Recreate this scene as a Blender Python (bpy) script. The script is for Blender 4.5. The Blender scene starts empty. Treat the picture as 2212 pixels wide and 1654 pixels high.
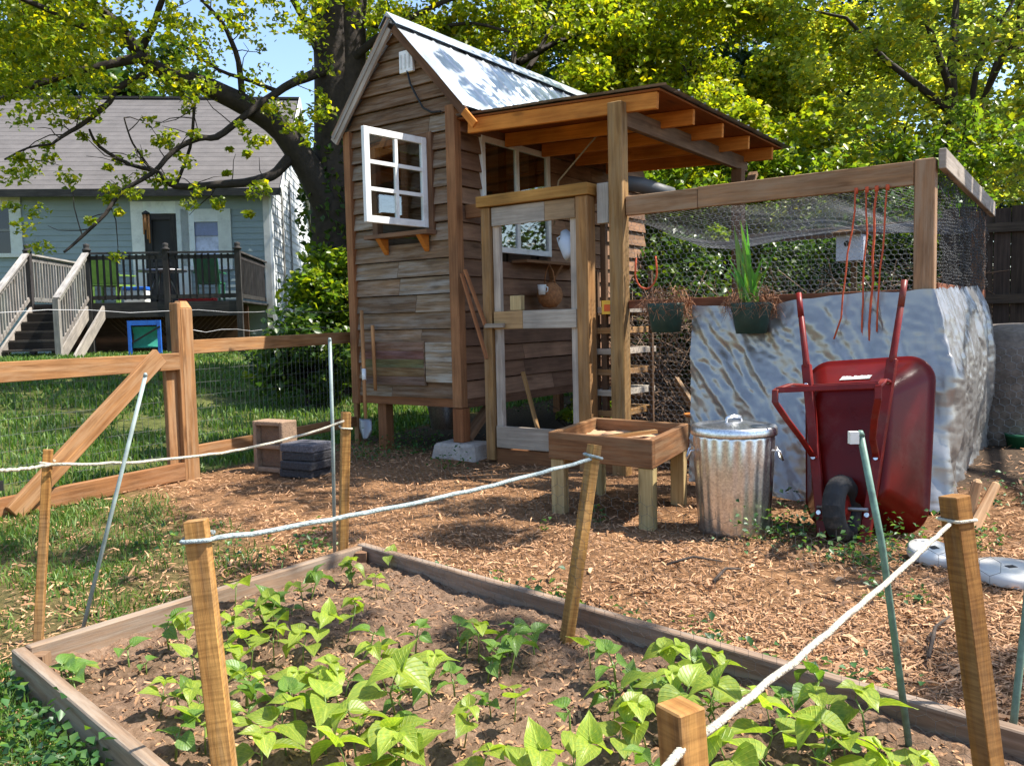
import bpy, math, random
import numpy as np
from mathutils import Vector, Matrix, noise
random.seed(7); RNG = np.random.default_rng(11)
S = bpy.context.scene; COL = S.collection
PI = math.pi; R = math.radians

# ------------------------------------------------------------------ camera
EYE = Vector((0, 0, 1.12)); FPX = 1800.0
ROT = Matrix.Rotation(R(90 - 4.1), 3, 'X') @ Matrix.Rotation(R(-1.3), 3, 'Z')
cam = bpy.data.cameras.new('camera'); cam.sensor_width = 36; cam.lens = FPX / 2211 * 36
cam.clip_start = .05; cam.clip_end = 900
camo = bpy.data.objects.new('camera', cam); COL.objects.link(camo)
camo.matrix_world = Matrix.Translation(EYE) @ ROT.to_4x4(); S.camera = camo

def ray(x, y): return ROT @ Vector(((x - 1105.5) / FPX, -(y - 827) / FPX, -1))
def G(x, y, z=0.):
    d = ray(x, y); return EYE + d * ((z - EYE.z) / d.z)
def at(x, y, Y):
    d = ray(x, y); return EYE + d * (Y / d.y)

class Frame:
    """an upright local frame: x along a front, y away from it, z up"""
    def __init__(s, o, a):
        s.o = Vector(o); s.a = a
        s.w = Vector((math.cos(a), math.sin(a), 0)); s.u = Vector((-math.sin(a), math.cos(a), 0))
    def loc(s, p):
        q = Vector(p) - s.o; return Vector((q.dot(s.w), q.dot(s.u), q.z))
    def wl(s, p): return s.o + s.w * p[0] + s.u * p[1] + Vector((0, 0, p[2]))
    def fp(s, x, y, sy=0.):
        d = ray(x, y); return s.loc(EYE + d * (((s.o - EYE).dot(s.u) + sy) / d.dot(s.u)))
    def sp(s, x, y, sx=0.):
        d = ray(x, y); return s.loc(EYE + d * (((s.o - EYE).dot(s.w) + sx) / d.dot(s.w)))

# ------------------------------------------------------------------ mesh builder
class MB:
    def __init__(s): s.v = []; s.f = []; s.uv = []; s.t = []; s.sm = []
    def face(s, idx, uv, tint, smooth=False):
        s.f.append(idx); s.uv.extend(uv); s.t.extend([tint] * len(idx)); s.sm.append(smooth)
    def hexa(s, p, axis=0, tint=None):
        """8 corners: p[i] with bits x=1,y=2,z=4; uv runs along the axis"""
        if tint is None: tint = rt()
        b = len(s.v); s.v.extend([tuple(q) for q in p]); o = random.uniform(0, 40)
        P = [Vector(q) for q in p]
        ax = [(P[1] - P[0]), (P[2] - P[0]), (P[4] - P[0])]
        ln = [max(a.length, 1e-6) for a in ax]
        def uvof(i, nrm):
            c = [(i & 1) * ln[0], ((i >> 1) & 1) * ln[1], ((i >> 2) & 1) * ln[2]]
            oth = [k for k in range(3) if k != axis]
            if nrm == axis: return (o + c[oth[0]] * .25, o * 1.7 + c[oth[1]])
            k = oth[0] if nrm == oth[1] else oth[1]
            return (o + c[axis], o * 1.7 + nrm * 3.1 + c[k])
        for q, n in (((0, 4, 6, 2), 0), ((1, 3, 7, 5), 0), ((0, 1, 5, 4), 1), ((2, 6, 7, 3), 1), ((0, 2, 3, 1), 2), ((4, 5, 7, 6), 2)):
            s.face([b + i for i in q], [uvof(i, n) for i in q], tint)
    def box(s, x0, x1, y0, y1, z0, z1, axis=0, tint=None):
        s.hexa([((x0, x1)[i & 1], (y0, y1)[(i >> 1) & 1], (z0, z1)[(i >> 2) & 1]) for i in range(8)], axis, tint)
    def beam(s, a, b, wd, ht, up=(0, 0, 1), tint=None, t2=None):
        a = Vector(a); b = Vector(b); d = (b - a).normalized(); up = Vector(up)
        sd = d.cross(up)
        if sd.length < 1e-4: sd = d.cross(Vector((1, 0, 0)))
        sd.normalize(); u2 = sd.cross(d); k = t2 or 1
        p = []
        for i in range(8):
            e, g = (a, 1) if not i & 1 else (b, k)
            p.append(e + sd * (wd / 2 * g * (1 if i & 2 else -1)) + u2 * (ht / 2 * g * (1 if i & 4 else -1)))
        # keep winding right-handed
        p = [p[i ^ 2] for i in range(8)]
        s.hexa(p, 0, tint)
    def tube(s, pts, rad, n=8, tint=None, cap=True):
        if tint is None: tint = (1, 1, 1)
        pts = [Vector(p) for p in pts]; m = len(pts)
        if not hasattr(rad, '__len__'): rad = [rad] * m
        b = len(s.v); L = 0; ref = None; Ls = []
        for i, p in enumerate(pts):
            d = (pts[min(i + 1, m - 1)] - pts[max(i - 1, 0)]).normalized()
            if ref is None:
                ref = d.orthogonal().normalized()
            ref = (ref - d * ref.dot(d))
            ref = ref.normalized() if ref.length > 1e-5 else d.orthogonal().normalized()
            e = d.cross(ref)
            if i: L += (p - pts[i - 1]).length
            Ls.append(L)
            for k in range(n):
                a = 2 * PI * k / n
                s.v.append(tuple(p + (ref * math.cos(a) + e * math.sin(a)) * rad[i]))
        for i in range(m - 1):
            for k in range(n):
                k2 = (k + 1) % n
                c = 2 * PI * max(rad[i], .004)
                s.face([b + i * n + k, b + i * n + k2, b + (i + 1) * n + k2, b + (i + 1) * n + k],
                       [(Ls[i], k / n * c), (Ls[i], (k + 1) / n * c), (Ls[i + 1], (k + 1) / n * c), (Ls[i + 1], k / n * c)], tint, True)
        if cap:
            s.face([b + k for k in range(n)][::-1], [(0, 0)] * n, tint)
            s.face([b + (m - 1) * n + k for k in range(n)], [(0, 0)] * n, tint)
    def lathe(s, prof, c=(0, 0, 0), n=32, tint=(1, 1, 1), rmod=None, smooth=True, closed=False):
        b = len(s.v); m = len(prof); c = Vector(c)
        for j, (r, z) in enumerate(prof):
            for k in range(n):
                a = 2 * PI * k / n; rr = r * (rmod(a, z) if rmod else 1)
                s.v.append((c.x + rr * math.cos(a), c.y + rr * math.sin(a), c.z + z))
        for j in range(m - 1):
            for k in range(n):
                k2 = (k + 1) % n
                s.face([b + j * n + k, b + j * n + k2, b + (j + 1) * n + k2, b + (j + 1) * n + k],
                       [(k / n, prof[j][1]), ((k + 1) / n, prof[j][1]), ((k + 1) / n, prof[j + 1][1]), (k / n, prof[j + 1][1])], tint, smooth)
    def prism(s, poly, d, tint=(1, 1, 1)):
        """poly: list of 3-D points (planar), extruded by vector d"""
        b = len(s.v); n = len(poly); d = Vector(d)
        s.v.extend([tuple(Vector(p)) for p in poly]); s.v.extend([tuple(Vector(p) + d) for p in poly])
        P = [Vector(p) for p in poly]
        e = (P[1] - P[0]).normalized(); nn = d.normalized(); g = nn.cross(e)
        uv = [((p - P[0]).dot(e), (p - P[0]).dot(g)) for p in P]
        s.face(list(range(b, b + n))[::-1], uv[::-1], tint)
        s.face(list(range(b + n, b + 2 * n)), uv, tint)
        for i in range(n):
            j = (i + 1) % n
            s.face([b + i, b + j, b + n + j, b + n + i], [uv[i], uv[j], uv[j], uv[i]], tint)
    def grid(s, fn, nu, nv, tint=(1, 1, 1), uvs=(1, 1), smooth=True):
        b = len(s.v)
        for j in range(nv + 1):
            for i in range(nu + 1): s.v.append(tuple(fn(i / nu, j / nv)))
        for j in range(nv):
            for i in range(nu):
                a = b + j * (nu + 1) + i
                s.face([a, a + 1, a + nu + 2, a + nu + 1],
                       [(x / nu * uvs[0], y / nv * uvs[1]) for x, y in ((i, j), (i + 1, j), (i + 1, j + 1), (i, j + 1))],
                       tint(i / nu, j / nv) if callable(tint) else tint, smooth)
    def build(s, name, mat, parent=None, bevel=0, loc=None):
        me = bpy.data.meshes.new(name); me.from_pydata(s.v, [], s.f)
        me.uv_layers.new(name='UVMap').data.foreach_set('uv', np.array(s.uv, dtype=np.float32).ravel())
        c = np.ones((len(s.t), 4), dtype=np.float32); c[:, :3] = np.array(s.t, dtype=np.float32)
        me.color_attributes.new('tint', 'FLOAT_COLOR', 'CORNER').data.foreach_set('color', c.ravel())
        me.polygons.foreach_set('use_smooth', s.sm); me.materials.append(mat); me.update()
        o = bpy.data.objects.new(name, me); COL.objects.link(o)
        if parent: o.parent = parent
        if loc is not None: o.location = loc
        if bevel:
            b = o.modifiers.new('edge', 'BEVEL'); b.width = bevel; b.segments = 1; b.limit_method = 'ANGLE'; b.harden_normals = False
        return o

def rt(v=.16, h=.05):
    g = 1 + random.uniform(-v, v); return (g * (1 + random.uniform(-h, h)), g, g * (1 + random.uniform(-h, h)))

def tag(o, label=None, cat=None, group=None, kind=None):
    if label: o['label'] = label
    if cat: o['category'] = cat
    if group: o['group'] = group
    if kind: o['kind'] = kind
    return o
def thing(name, label, cat, loc=(0, 0, 0), rotz=0, group=None):
    o = bpy.data.objects.new(name, None); COL.objects.link(o); o.empty_display_size = .1
    o.location = loc; o.rotation_euler = (0, 0, rotz)
    return tag(o, label, cat, group)
def off(mb, loc):
    """world-built mesh -> local to loc"""
    l = Vector(loc); mb.v = [(a - l.x, b - l.y, c - l.z) for a, b, c in mb.v]; return mb
def solo(name, mb, mat, label, cat, loc, group=None, bevel=0, kind=None):
    o = off(mb, loc).build(name, mat, None, bevel, loc=loc)
    return tag(o, label, cat, group, kind)
def dup(root, loc, rot, sc, label=None, group=None):
    r = root.copy(); COL.objects.link(r); r.location = loc; r.rotation_euler = rot; r.scale = (sc, sc, sc)
    if label: r['label'] = label
    if group: r['group'] = group
    for ch in list(root.children):
        c = ch.copy(); COL.objects.link(c); c.parent = r
        for g in ch.children:
            d = g.copy(); COL.objects.link(d); d.parent = c
    return r

def npmesh(name, V, F, tint, mat, parent=None, uv=None, smooth=False, loc=None):
    """V (n,3), F (m,k) constant k, tint (m,3) per face"""
    m, k = F.shape
    me = bpy.data.meshes.new(name); me.vertices.add(len(V)); me.vertices.foreach_set('co', V.astype(np.float32).ravel())
    me.loops.add(m * k); me.loops.foreach_set('vertex_index', F.astype(np.int32).ravel())
    me.polygons.add(m); me.polygons.foreach_set('loop_start', np.arange(0, m * k, k, dtype=np.int32))
    if smooth: me.polygons.foreach_set('use_smooth', np.ones(m, dtype=bool))
    me.update(calc_edges=True)
    c = np.ones((m, k, 4), dtype=np.float32); c[:, :, :3] = tint[:, None, :]
    me.color_attributes.new('tint', 'FLOAT_COLOR', 'CORNER').data.foreach_set('color', c.ravel())
    if uv is not None: me.uv_layers.new(name='UVMap').data.foreach_set('uv', uv.astype(np.float32).ravel())
    me.materials.append(mat)
    o = bpy.data.objects.new(name, me); COL.objects.link(o)
    if parent: o.parent = parent
    if loc is not None: o.location = loc
    return o

# ------------------------------------------------------------------ materials
def nt(name):
    m = bpy.data.materials.new(name); m.use_nodes = True; t = m.node_tree
    return m, t.nodes, t.links, t.nodes['Principled BSDF']
def node(N, typ, **kw):
    n = N.new(typ)
    for k, v in kw.items():
        if k in n.inputs: n.inputs[k].default_value = v
        else: setattr(n, k, v)
    return n
def ramp(N, L, src, stops):
    r = N.new('ShaderNodeValToRGB'); e = r.color_ramp.elements
    while len(e) < len(stops): e.new(.5)
    for x, (p, c) in zip(e, stops): x.position = p; x.color = (*c, 1)
    L.new(src, r.inputs[0]); return r.outputs[0]
def mul(N, L, a, b, fac=1., mode='MULTIPLY'):
    m = node(N, 'ShaderNodeMix', data_type='RGBA', blend_type=mode); m.inputs[0].default_value = fac
    L.new(a, m.inputs[6])
    if isinstance(b, tuple): m.inputs[7].default_value = (*b, 1)
    else: L.new(b, m.inputs[7])
    return m.outputs[2]
def mixf(N, L, f, a, b):
    m = node(N, 'ShaderNodeMix', data_type='RGBA')
    L.new(f, m.inputs[0])
    for s, q in ((6, a), (7, b)):
        if isinstance(q, tuple): m.inputs[s].default_value = (*q, 1)
        else: L.new(q, m.inputs[s])
    return m.outputs[2]
def tintn(N): return node(N, 'ShaderNodeAttribute', attribute_name='tint').outputs['Color']

def wood(name, dark, light, rough=.8, grey=None, bump=.35, gscale=28, spec=.25, saw=False):
    m, N, L, P = nt(name)
    uv = N.new('ShaderNodeUVMap'); mp = N.new('ShaderNodeMapping'); mp.inputs['Scale'].default_value = (1.6, gscale, 1)
    L.new(uv.outputs[0], mp.inputs[0])
    n1 = node(N, 'ShaderNodeTexNoise', Scale=1.6, Detail=7, Roughness=.62, Distortion=.5); L.new(mp.outputs[0], n1.inputs[0])
    c = ramp(N, L, n1.outputs[0], [(.3, dark), (.52, tuple((a + b) / 2 for a, b in zip(dark, light))), (.72, light)])
    # knots
    mp2 = N.new('ShaderNodeMapping'); mp2.inputs['Scale'].default_value = (2.2, 7, 1); L.new(uv.outputs[0], mp2.inputs[0])
    vo = node(N, 'ShaderNodeTexVoronoi', Scale=1.0); L.new(mp2.outputs[0], vo.inputs[0])
    kf = ramp(N, L, vo.outputs['Distance'], [(.0, (.25, .22, .2)), (.1, (.55, .5, .45)), (.17, (1, 1, 1))])
    c = mul(N, L, c, kf, .7)
    # slow stains
    n2 = node(N, 'ShaderNodeTexNoise', Scale=3.2, Detail=4); L.new(uv.outputs[0], n2.inputs[0])
    st = ramp(N, L, n2.outputs[0], [(.3, (.68, .68, .68)), (.65, (1.12, 1.1, 1.06))]); c = mul(N, L, c, st)
    if grey:
        n3 = node(N, 'ShaderNodeTexNoise', Scale=2.3, Detail=6, Roughness=.7); mp3 = N.new('ShaderNodeMapping'); mp3.inputs['Scale'].default_value = (.8, 9, 1)
        L.new(uv.outputs[0], mp3.inputs[0]); L.new(mp3.outputs[0], n3.inputs[0])
        g = ramp(N, L, n3.outputs[0], [(.45, (0, 0, 0)), (.62, (1, 1, 1))]); c = mixf(N, L, g, c, mul(N, L, c, grey, .75, 'MIX'))
    if saw:
        mp4 = N.new('ShaderNodeMapping'); mp4.inputs['Scale'].default_value = (130, 9, 1); mp4.inputs['Rotation'].default_value = (0, 0, .35); L.new(uv.outputs[0], mp4.inputs[0])
        n4 = node(N, 'ShaderNodeTexNoise', Scale=1., Detail=3); L.new(mp4.outputs[0], n4.inputs[0]); c = mul(N, L, c, ramp(N, L, n4.outputs[0], [(.35, (.72, .68, .64)), (.6, (1.08, 1.06, 1.04))]))
    c = mul(N, L, c, tintn(N)); L.new(c, P.inputs['Base Color'])
    P.inputs['Roughness'].default_value = rough; P.inputs['Specular IOR Level'].default_value = spec
    b = node(N, 'ShaderNodeBump', Strength=bump, Distance=.004); L.new(n1.outputs[0], b.inputs['Height']); L.new(b.outputs[0], P.inputs['Normal'])
    return m

def plain(name, col, rough=.6, metal=0, var=.25, scale=8, bump=0, spec=.4, bscale=40, dirt=None, coat=0):
    m, N, L, P = nt(name)
    tc = N.new('ShaderNodeTexCoord')
    n = node(N, 'ShaderNodeTexNoise', Scale=scale, Detail=6, Roughness=.65); L.new(tc.outputs['Object'], n.inputs[0])
    lo = tuple(x * (1 - var) for x in col); hi = tuple(min(1, x * (1 + var)) for x in col)
    c = ramp(N, L, n.outputs[0], [(.3, lo), (.7, hi)])
    if dirt:
        n2 = node(N, 'ShaderNodeTexNoise', Scale=scale * .6, Detail=8, Roughness=.75); L.new(tc.outputs['Object'], n2.inputs[0])
        c = mixf(N, L, ramp(N, L, n2.outputs[0], [(.52, (0, 0, 0)), (.68, (1, 1, 1))]), c, mul(N, L, c, dirt, .6, 'MIX'))
    c = mul(N, L, c, tintn(N)); L.new(c, P.inputs['Base Color'])
    rr = N.new('ShaderNodeMapRange'); rr.inputs[3].default_value = rough * .8; rr.inputs[4].default_value = min(1, rough * 1.2)
    L.new(n.outputs[0], rr.inputs[0]); L.new(rr.outputs[0], P.inputs['Roughness'])
    P.inputs['Metallic'].default_value = metal; P.inputs['Specular IOR Level'].default_value = spec
    P.inputs['Coat Weight'].default_value = coat; P.inputs['Coat Roughness'].default_value = .12
    if bump:
        n3 = node(N, 'ShaderNodeTexNoise', Scale=bscale, Detail=5); L.new(tc.outputs['Object'], n3.inputs[0])
        b = node(N, 'ShaderNodeBump', Strength=bump, Distance=.01); L.new(n3.outputs[0], b.inputs['Height']); L.new(b.outputs[0], P.inputs['Normal'])
    return m

def leafmat(name, col, trans=.45, rough=.38, spec=.6, veins=False, tcol=None):
    m, N, L, P = nt(name)
    c = mul(N, L, tintn(N), col)
    if veins:
        uv = N.new('ShaderNodeUVMap'); sx = N.new('ShaderNodeSeparateXYZ'); L.new(uv.outputs[0], sx.inputs[0])
        ab = node(N, 'ShaderNodeMath', operation='ABSOLUTE'); L.new(sx.outputs[0], ab.inputs[0])
        k = node(N, 'ShaderNodeMath', operation='MULTIPLY_ADD'); L.new(ab.outputs[0], k.inputs[0]); k.inputs[1].default_value = -.38; L.new(sx.outputs[1], k.inputs[2])
        sc = node(N, 'ShaderNodeMath', operation='MULTIPLY'); L.new(k.outputs[0], sc.inputs[0]); sc.inputs[1].default_value = 7
        fr = node(N, 'ShaderNodeMath', operation='FRACT'); L.new(sc.outputs[0], fr.inputs[0])
        d = node(N, 'ShaderNodeMath', operation='SUBTRACT'); L.new(fr.outputs[0], d.inputs[0]); d.inputs[1].default_value = .5
        d2 = node(N, 'ShaderNodeMath', operation='ABSOLUTE'); L.new(d.outputs[0], d2.inputs[0])
        side = ramp(N, L, d2.outputs[0], [(.36, (0, 0, 0)), (.47, (1, 1, 1))])
        mid = ramp(N, L, ab.outputs[0], [(.03, (1, 1, 1)), (.1, (0, 0, 0))])
        v = mul(N, L, side, mid, 1, 'LIGHTEN')
        nn = node(N, 'ShaderNodeTexNoise', Scale=5, Detail=4); L.new(uv.outputs[0], nn.inputs[0])
        c = mul(N, L, c, ramp(N, L, nn.outputs[0], [(.3, (.62, .78, .7)), (.55, (1, 1, 1)), (.75, (1.45, 1.2, .9))]))
        c = mixf(N, L, mul(N, L, v, (.42, .42, .42)), c, mul(N, L, c, (2.0, 1.75, 2.2)))
        b = node(N, 'ShaderNodeBump', Strength=.5, Distance=.004); b.invert = True; L.new(v, b.inputs['Height']); L.new(b.outputs[0], P.inputs['Normal'])
    L.new(c, P.inputs['Base Color']); P.inputs['Roughness'].default_value = rough; P.inputs['Specular IOR Level'].default_value = spec
    t = N.new('ShaderNodeBsdfTranslucent'); L.new(mul(N, L, c, tcol or (1.35, 1.45, .6)), t.inputs[0])
    mx = N.new('ShaderNodeMixShader'); mx.inputs[0].default_value = trans
    L.new(P.outputs[0], mx.inputs[1]); L.new(t.outputs[0], mx.inputs[2]); L.new(mx.outputs[0], N['Material Output'].inputs[0])
    return m

def metal(name, col, rough, spangle=0, bump=0, met=1., ridged=False):
    m, N, L, P = nt(name)
    tc = N.new('ShaderNodeTexCoord')
    n = node(N, 'ShaderNodeTexNoise', Scale=7, Detail=7, Roughness=.7); L.new(tc.outputs['Object'], n.inputs[0])
    c = ramp(N, L, n.outputs[0], [(.3, tuple(x * .86 for x in col)), (.7, col)])
    if spangle:
        v = node(N, 'ShaderNodeTexVoronoi', Scale=spangle); L.new(tc.outputs['Object'], v.inputs[0])
        c = mul(N, L, c, ramp(N, L, v.outputs['Color'], [(.2, (.78, .78, .8)), (.8, (1.1, 1.1, 1.1))]))
    c = mul(N, L, c, tintn(N)); L.new(c, P.inputs['Base Color'])
    rr = N.new('ShaderNodeMapRange'); rr.inputs[3].default_value = rough * .7; rr.inputs[4].default_value = rough * 1.35
    L.new(n.outputs[0], rr.inputs[0]); L.new(rr.outputs[0], P.inputs['Roughness']); P.inputs['Metallic'].default_value = met
    if bump:
        n3 = node(N, 'ShaderNodeTexNoise', Scale=bump, Detail=6, Roughness=.55, Distortion=.6); L.new(tc.outputs['Object'], n3.inputs[0])
        if ridged: n3.noise_type = 'RIDGED_MULTIFRACTAL'
        b = node(N, 'ShaderNodeBump', Strength=.55, Distance=.010 if ridged else .012); L.new(n3.outputs[0], b.inputs['Height']); L.new(b.outputs[0], P.inputs['Normal'])
    return m

M = dict(
    fence=wood('cedar_fence', (.17, .073, .026), (.43, .225, .095), grey=(.36, .22, .12), bump=.5),
    stake=wood('stake_wood', (.22, .10, .028), (.55, .32, .11), gscale=24, bump=.9, grey=(.30, .20, .11), saw=True),
    bed=wood('weathered_plank', (.17, .105, .07), (.36, .245, .17), grey=(.33, .27, .22), bump=.6),
    siding=wood('old_siding', (.10, .06, .034), (.265, .172, .10), grey=(.28, .235, .19), bump=.8, gscale=26),
    sidingin=wood('red_siding', (.15, .082, .048), (.28, .165, .10), bump=.7, gscale=18),
    trim=wood('shed_trim', (.19, .085, .038), (.35, .18, .085)),
    rafter=wood('rafter_pine', (.44, .135, .018), (.66, .25, .045)),
    pine=wood('door_pine', (.18, .085, .03), (.40, .225, .09), grey=(.30, .19, .10)),
    gold=wood('header_pine', (.30, .14, .03), (.52, .27, .075)),
    greyw=wood('grey_board', (.30, .255, .21), (.52, .46, .40), bump=.6),
    beam=wood('run_beam', (.18, .10, .05), (.37, .22, .12), grey=(.32, .23, .15)),
    brownw=wood('brown_post', (.13, .072, .04), (.26, .155, .09)),
    planter=wood('planter_wood', (.11, .05, .022), (.29, .145, .065), bump=.8, grey=(.22, .14, .08)),
    legw=wood('leg_wood', (.30, .21, .095), (.55, .42, .22)),
    deck=wood('old_deck', (.028, .027, .028), (.075, .07, .068), rough=.9),
    deckl=wood('deck_rail', (.16, .15, .145), (.34, .32, .30), rough=.9),
    dfence=wood('dark_fence', (.032, .024, .018), (.085, .064, .05), rough=.9),
    chip=plain('chip', (.46, .268, .15), .9, var=.2, scale=3),
    white=plain('white_paint', (.76, .76, .74), .5, var=.08, scale=6, dirt=(.45, .42, .38)),
    whiteh=plain('white_trim', (.62, .64, .60), .6, var=.08, dirt=(.4, .42, .4)),
    enamel=plain('enamel', (.58, .56, .52), .3, var=.05, dirt=(.5, .44, .36)),
    concrete=plain('concrete', (.36, .31, .265), .95, var=.3, scale=14, bump=.8, bscale=60),
    cinder=plain('cinder', (.30, .205, .14), .95, var=.25, scale=20, bump=.8, bscale=90),
    darkpav=plain('dark_paver', (.045, .042, .045), .9, var=.6, scale=60, bump=.8, bscale=120),
    red=plain('red_paint', (.112, .003, .0015), .29, var=.25, scale=3, spec=.2, coat=.0, bump=.06, bscale=9, dirt=(.15, .05, .04)),
    redrail=plain('red_rail', (.17, .011, .008), .42, var=.3, scale=9, spec=.25, coat=.0, dirt=(.18, .07, .05)),
    rubber=plain('rubber', (.022, .021, .021), .75, var=.4, scale=12, bump=.3, bscale=50, dirt=(.14, .11, .09)),
    black=plain('black', (.014, .014, .014), .6),
    rope=plain('rope', (.50, .45, .35), .95, var=.25, scale=60, bump=.8, bscale=160),
    roped=plain('rope_blue', (.33, .385, .38), .9, var=.25, scale=60, bump=.8, bscale=160),
    pole=plain('green_pole', (.13, .22, .17), .5, var=.35, scale=30),
    polew=plain('grey_pole', (.26, .31, .29), .5, var=.3, scale=16),
    wire=metal('wire', (.36, .37, .38), .5, met=.7),
    wired=metal('dark_wire', (.10, .10, .10), .6, met=.5),
    galv=metal('galvanised', (.74, .75, .76), .31, spangle=110),
    roofm=metal('roof_metal', (.62, .66, .70), .36, spangle=5),
    sheetm=metal('sheet_metal', (.42, .43, .44), .5, spangle=9),
    tarp=metal('tarp_silver', (.38, .362, .34), .34, bump=8.0, met=.62, ridged=True),
    house=plain('house_blue', (.235, .295, .30), .8, var=.1, scale=1.5),
    housew=plain('house_side', (.66, .68, .68), .7, var=.06, scale=2),
    shingle=plain('shingle', (.125, .112, .106), .95, var=.18, scale=3, bump=.5, bscale=60),
    glass=plain('dark_glass', (.012, .014, .016), .08, spec=.6),
    paneb=plain('blue_pane', (.35, .40, .55), .15, spec=.6, var=.6, scale=3),
    bark=plain('bark', (.038, .028, .022), .95, var=.55, scale=9, bump=1., bscale=16),
    twig=plain('twig_bark', (.034, .026, .021), .95, var=.4, scale=14, bump=.6),
    straw=plain('straw', (.30, .14, .07), .95, var=.4, scale=20, bump=.8),
    potg=plain('pot_green', (.02, .055, .045), .55, var=.3),
    terra=plain('terracotta', (.30, .10, .06), .85, var=.25),
    orange=plain('red_string', (.50, .085, .03), .8, var=.25, scale=40),
    bluef=plain('blue_frame', (.02, .13, .55), .5),
    green=plain('green_panel', (.03, .26, .19), .6, var=.3, scale=6),
    lime=plain('lime', (.16, .30, .05), .6),
    grn=plain('dgreen', (.02, .13, .06), .6),
    redc=plain('red_cushion', (.50, .04, .05), .7),
    basket=plain('basket', (.34, .15, .06), .8, var=.4, scale=40, bump=.8, bscale=80),
    bluew=plain('pale_blue', (.45, .50, .58), .5, var=.1),
    drum=plain('drum', (.16, .13, .105), .95, var=.5, scale=10, bump=1., bscale=25),
    soilm=None,
    handle=wood('tool_handle', (.36, .16, .06), (.55, .27, .11)),
    steel=metal('steel', (.25, .25, .26), .45),
    log=wood('split_log', (.34, .20, .10), (.62, .44, .27), bump=.8),
    leafA=leafmat('leaf_yellow', (.27, .305, .022), .55),
    leafB=leafmat('leaf_mid', (.165, .235, .024), .5),
    leafC=leafmat('leaf_olive', (.37, .40, .10), .6),
    leafD=leafmat('leaf_dark', (.04, .08, .028), .3, rough=.6),
    leafE=leafmat('leaf_shrub', (.065, .12, .022), .4),
    bean=leafmat('bean_leaf', (.26, .36, .05), .45, rough=.42, spec=.5, veins=True),
    beand=leafmat('seedling_leaf', (.11, .21, .035), .4, rough=.4, spec=.5, veins=True),
    stem=leafmat('stem', (.16, .24, .05), .2),
    grass=leafmat('grass_blade', (.09, .18, .030), .35, rough=.55),
    weed=leafmat('weed_leaf', (.055, .125, .030), .35, rough=.42, spec=.45),
    lily=leafmat('iris_leaf', (.10, .30, .05), .4),
    brush=plain('dry_twig', (.20, .13, .085), .95, var=.4),
)

# ------------------------------------------------------------------ light
SUN_AZ = Vector((.95, .0, 0)).normalized(); SUN_EL = R(57)
sdir = Vector((SUN_AZ.x * math.cos(SUN_EL), SUN_AZ.y * math.cos(SUN_EL), math.sin(SUN_EL)))
sun = bpy.data.lights.new('sun', 'SUN'); sun.energy = 4.8; sun.angle = R(.5); sun.color = (1, .95, .86)
suno = bpy.data.objects.new('sun', sun); COL.objects.link(suno); suno.location = (5, 5, 20)
suno.rotation_euler = sdir.to_track_quat('Z', 'Y').to_euler()
W = bpy.data.worlds.new('World'); S.world = W; W.use_nodes = True
sk = W.node_tree.nodes.new('ShaderNodeTexSky'); sk.sky_type = 'NISHITA'; sk.sun_disc = False
sk.sun_elevation = SUN_EL; sk.sun_rotation = math.atan2(SUN_AZ.x, SUN_AZ.y); sk.air_density = 1.0; sk.dust_density = .6; sk.ozone_density = 1.5
W.node_tree.links.new(sk.outputs[0], W.node_tree.nodes['Background'].inputs[0]); W.node_tree.nodes['Background'].inputs[1].default_value = .14
S.view_settings.view_transform = 'Standard'; S.view_settings.look = 'None'; S.view_settings.exposure = 1.15; S.view_settings.gamma = 1
try:
    S.cycles.max_bounces = 7; S.cycles.transparent_max_bounces = 8; S.cycles.use_denoising = True; S.cycles.sample_clamp_indirect = 6
    S.cycles.caustics_reflective = False; S.cycles.caustics_refractive = False
except Exception: pass
# ------------------------------------------------------------------ ground
FA = Vector((-3.146, 5.026, 0)); FB = Vector((-1.53, 7.98, 0)); FD = (FB - FA).normalized(); FN = Vector((-FD.y, FD.x, 0))
SH = Frame(G(1003, 988), -R(35.7))          # shed / porch / run frame: origin at the foot of the shed's near corner
def sst(x, a, b):
    t = min(1, max(0, (x - a) / (b - a))); return t * t * (3 - 2 * t)
def hz(x, y):
    d = (x - FA.x) * FN.x + (y - FA.y) * FN.y
    h = .66 * sst(d, .3, 9)
    q = (x - SH.o.x, y - SH.o.y); sx = q[0] * SH.w.x + q[1] * SH.w.y; sy = q[0] * SH.u.x + q[1] * SH.u.y
    h += .55 * sst(sy, 2.6, 7) * sst(sx, .3, 2)
    h += .12 * sst(x, 2.2, 3.4) * sst(y, 3.6, 4.6)
    r = math.hypot(x, y)
    if r < 25: h += .018 * (noise.noise(Vector((x * 1.7, y * 1.7, 3))) + .5 * noise.noise(Vector((x * 5, y * 5, 1))))
    return h
def masks(x, y):
    d = (x - FA.x) * FN.x + (y - FA.y) * FN.y
    n = noise.noise(Vector((x * .9, y * .9, 7))) + .5 * noise.noise(Vector((x * 2.7, y * 2.7, 2)))
    lawn = sst(d + .06 * n, .0, .25)
    pl = 1 - sst(x + 1.55 + .25 * n + max(0, y - 4.1) * .75, -.25, .45)          # grass patch at the left of the bed
    q = (x - SH.o.x, y - SH.o.y); sx = q[0] * SH.w.x + q[1] * SH.w.y; sy = q[0] * SH.u.x + q[1] * SH.u.y
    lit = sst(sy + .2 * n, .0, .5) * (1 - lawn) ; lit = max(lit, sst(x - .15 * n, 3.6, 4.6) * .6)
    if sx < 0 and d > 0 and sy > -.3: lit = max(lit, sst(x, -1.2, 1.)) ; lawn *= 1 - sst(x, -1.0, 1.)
    return lawn, lit, max(0, pl) * (1 - lawn)

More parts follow.
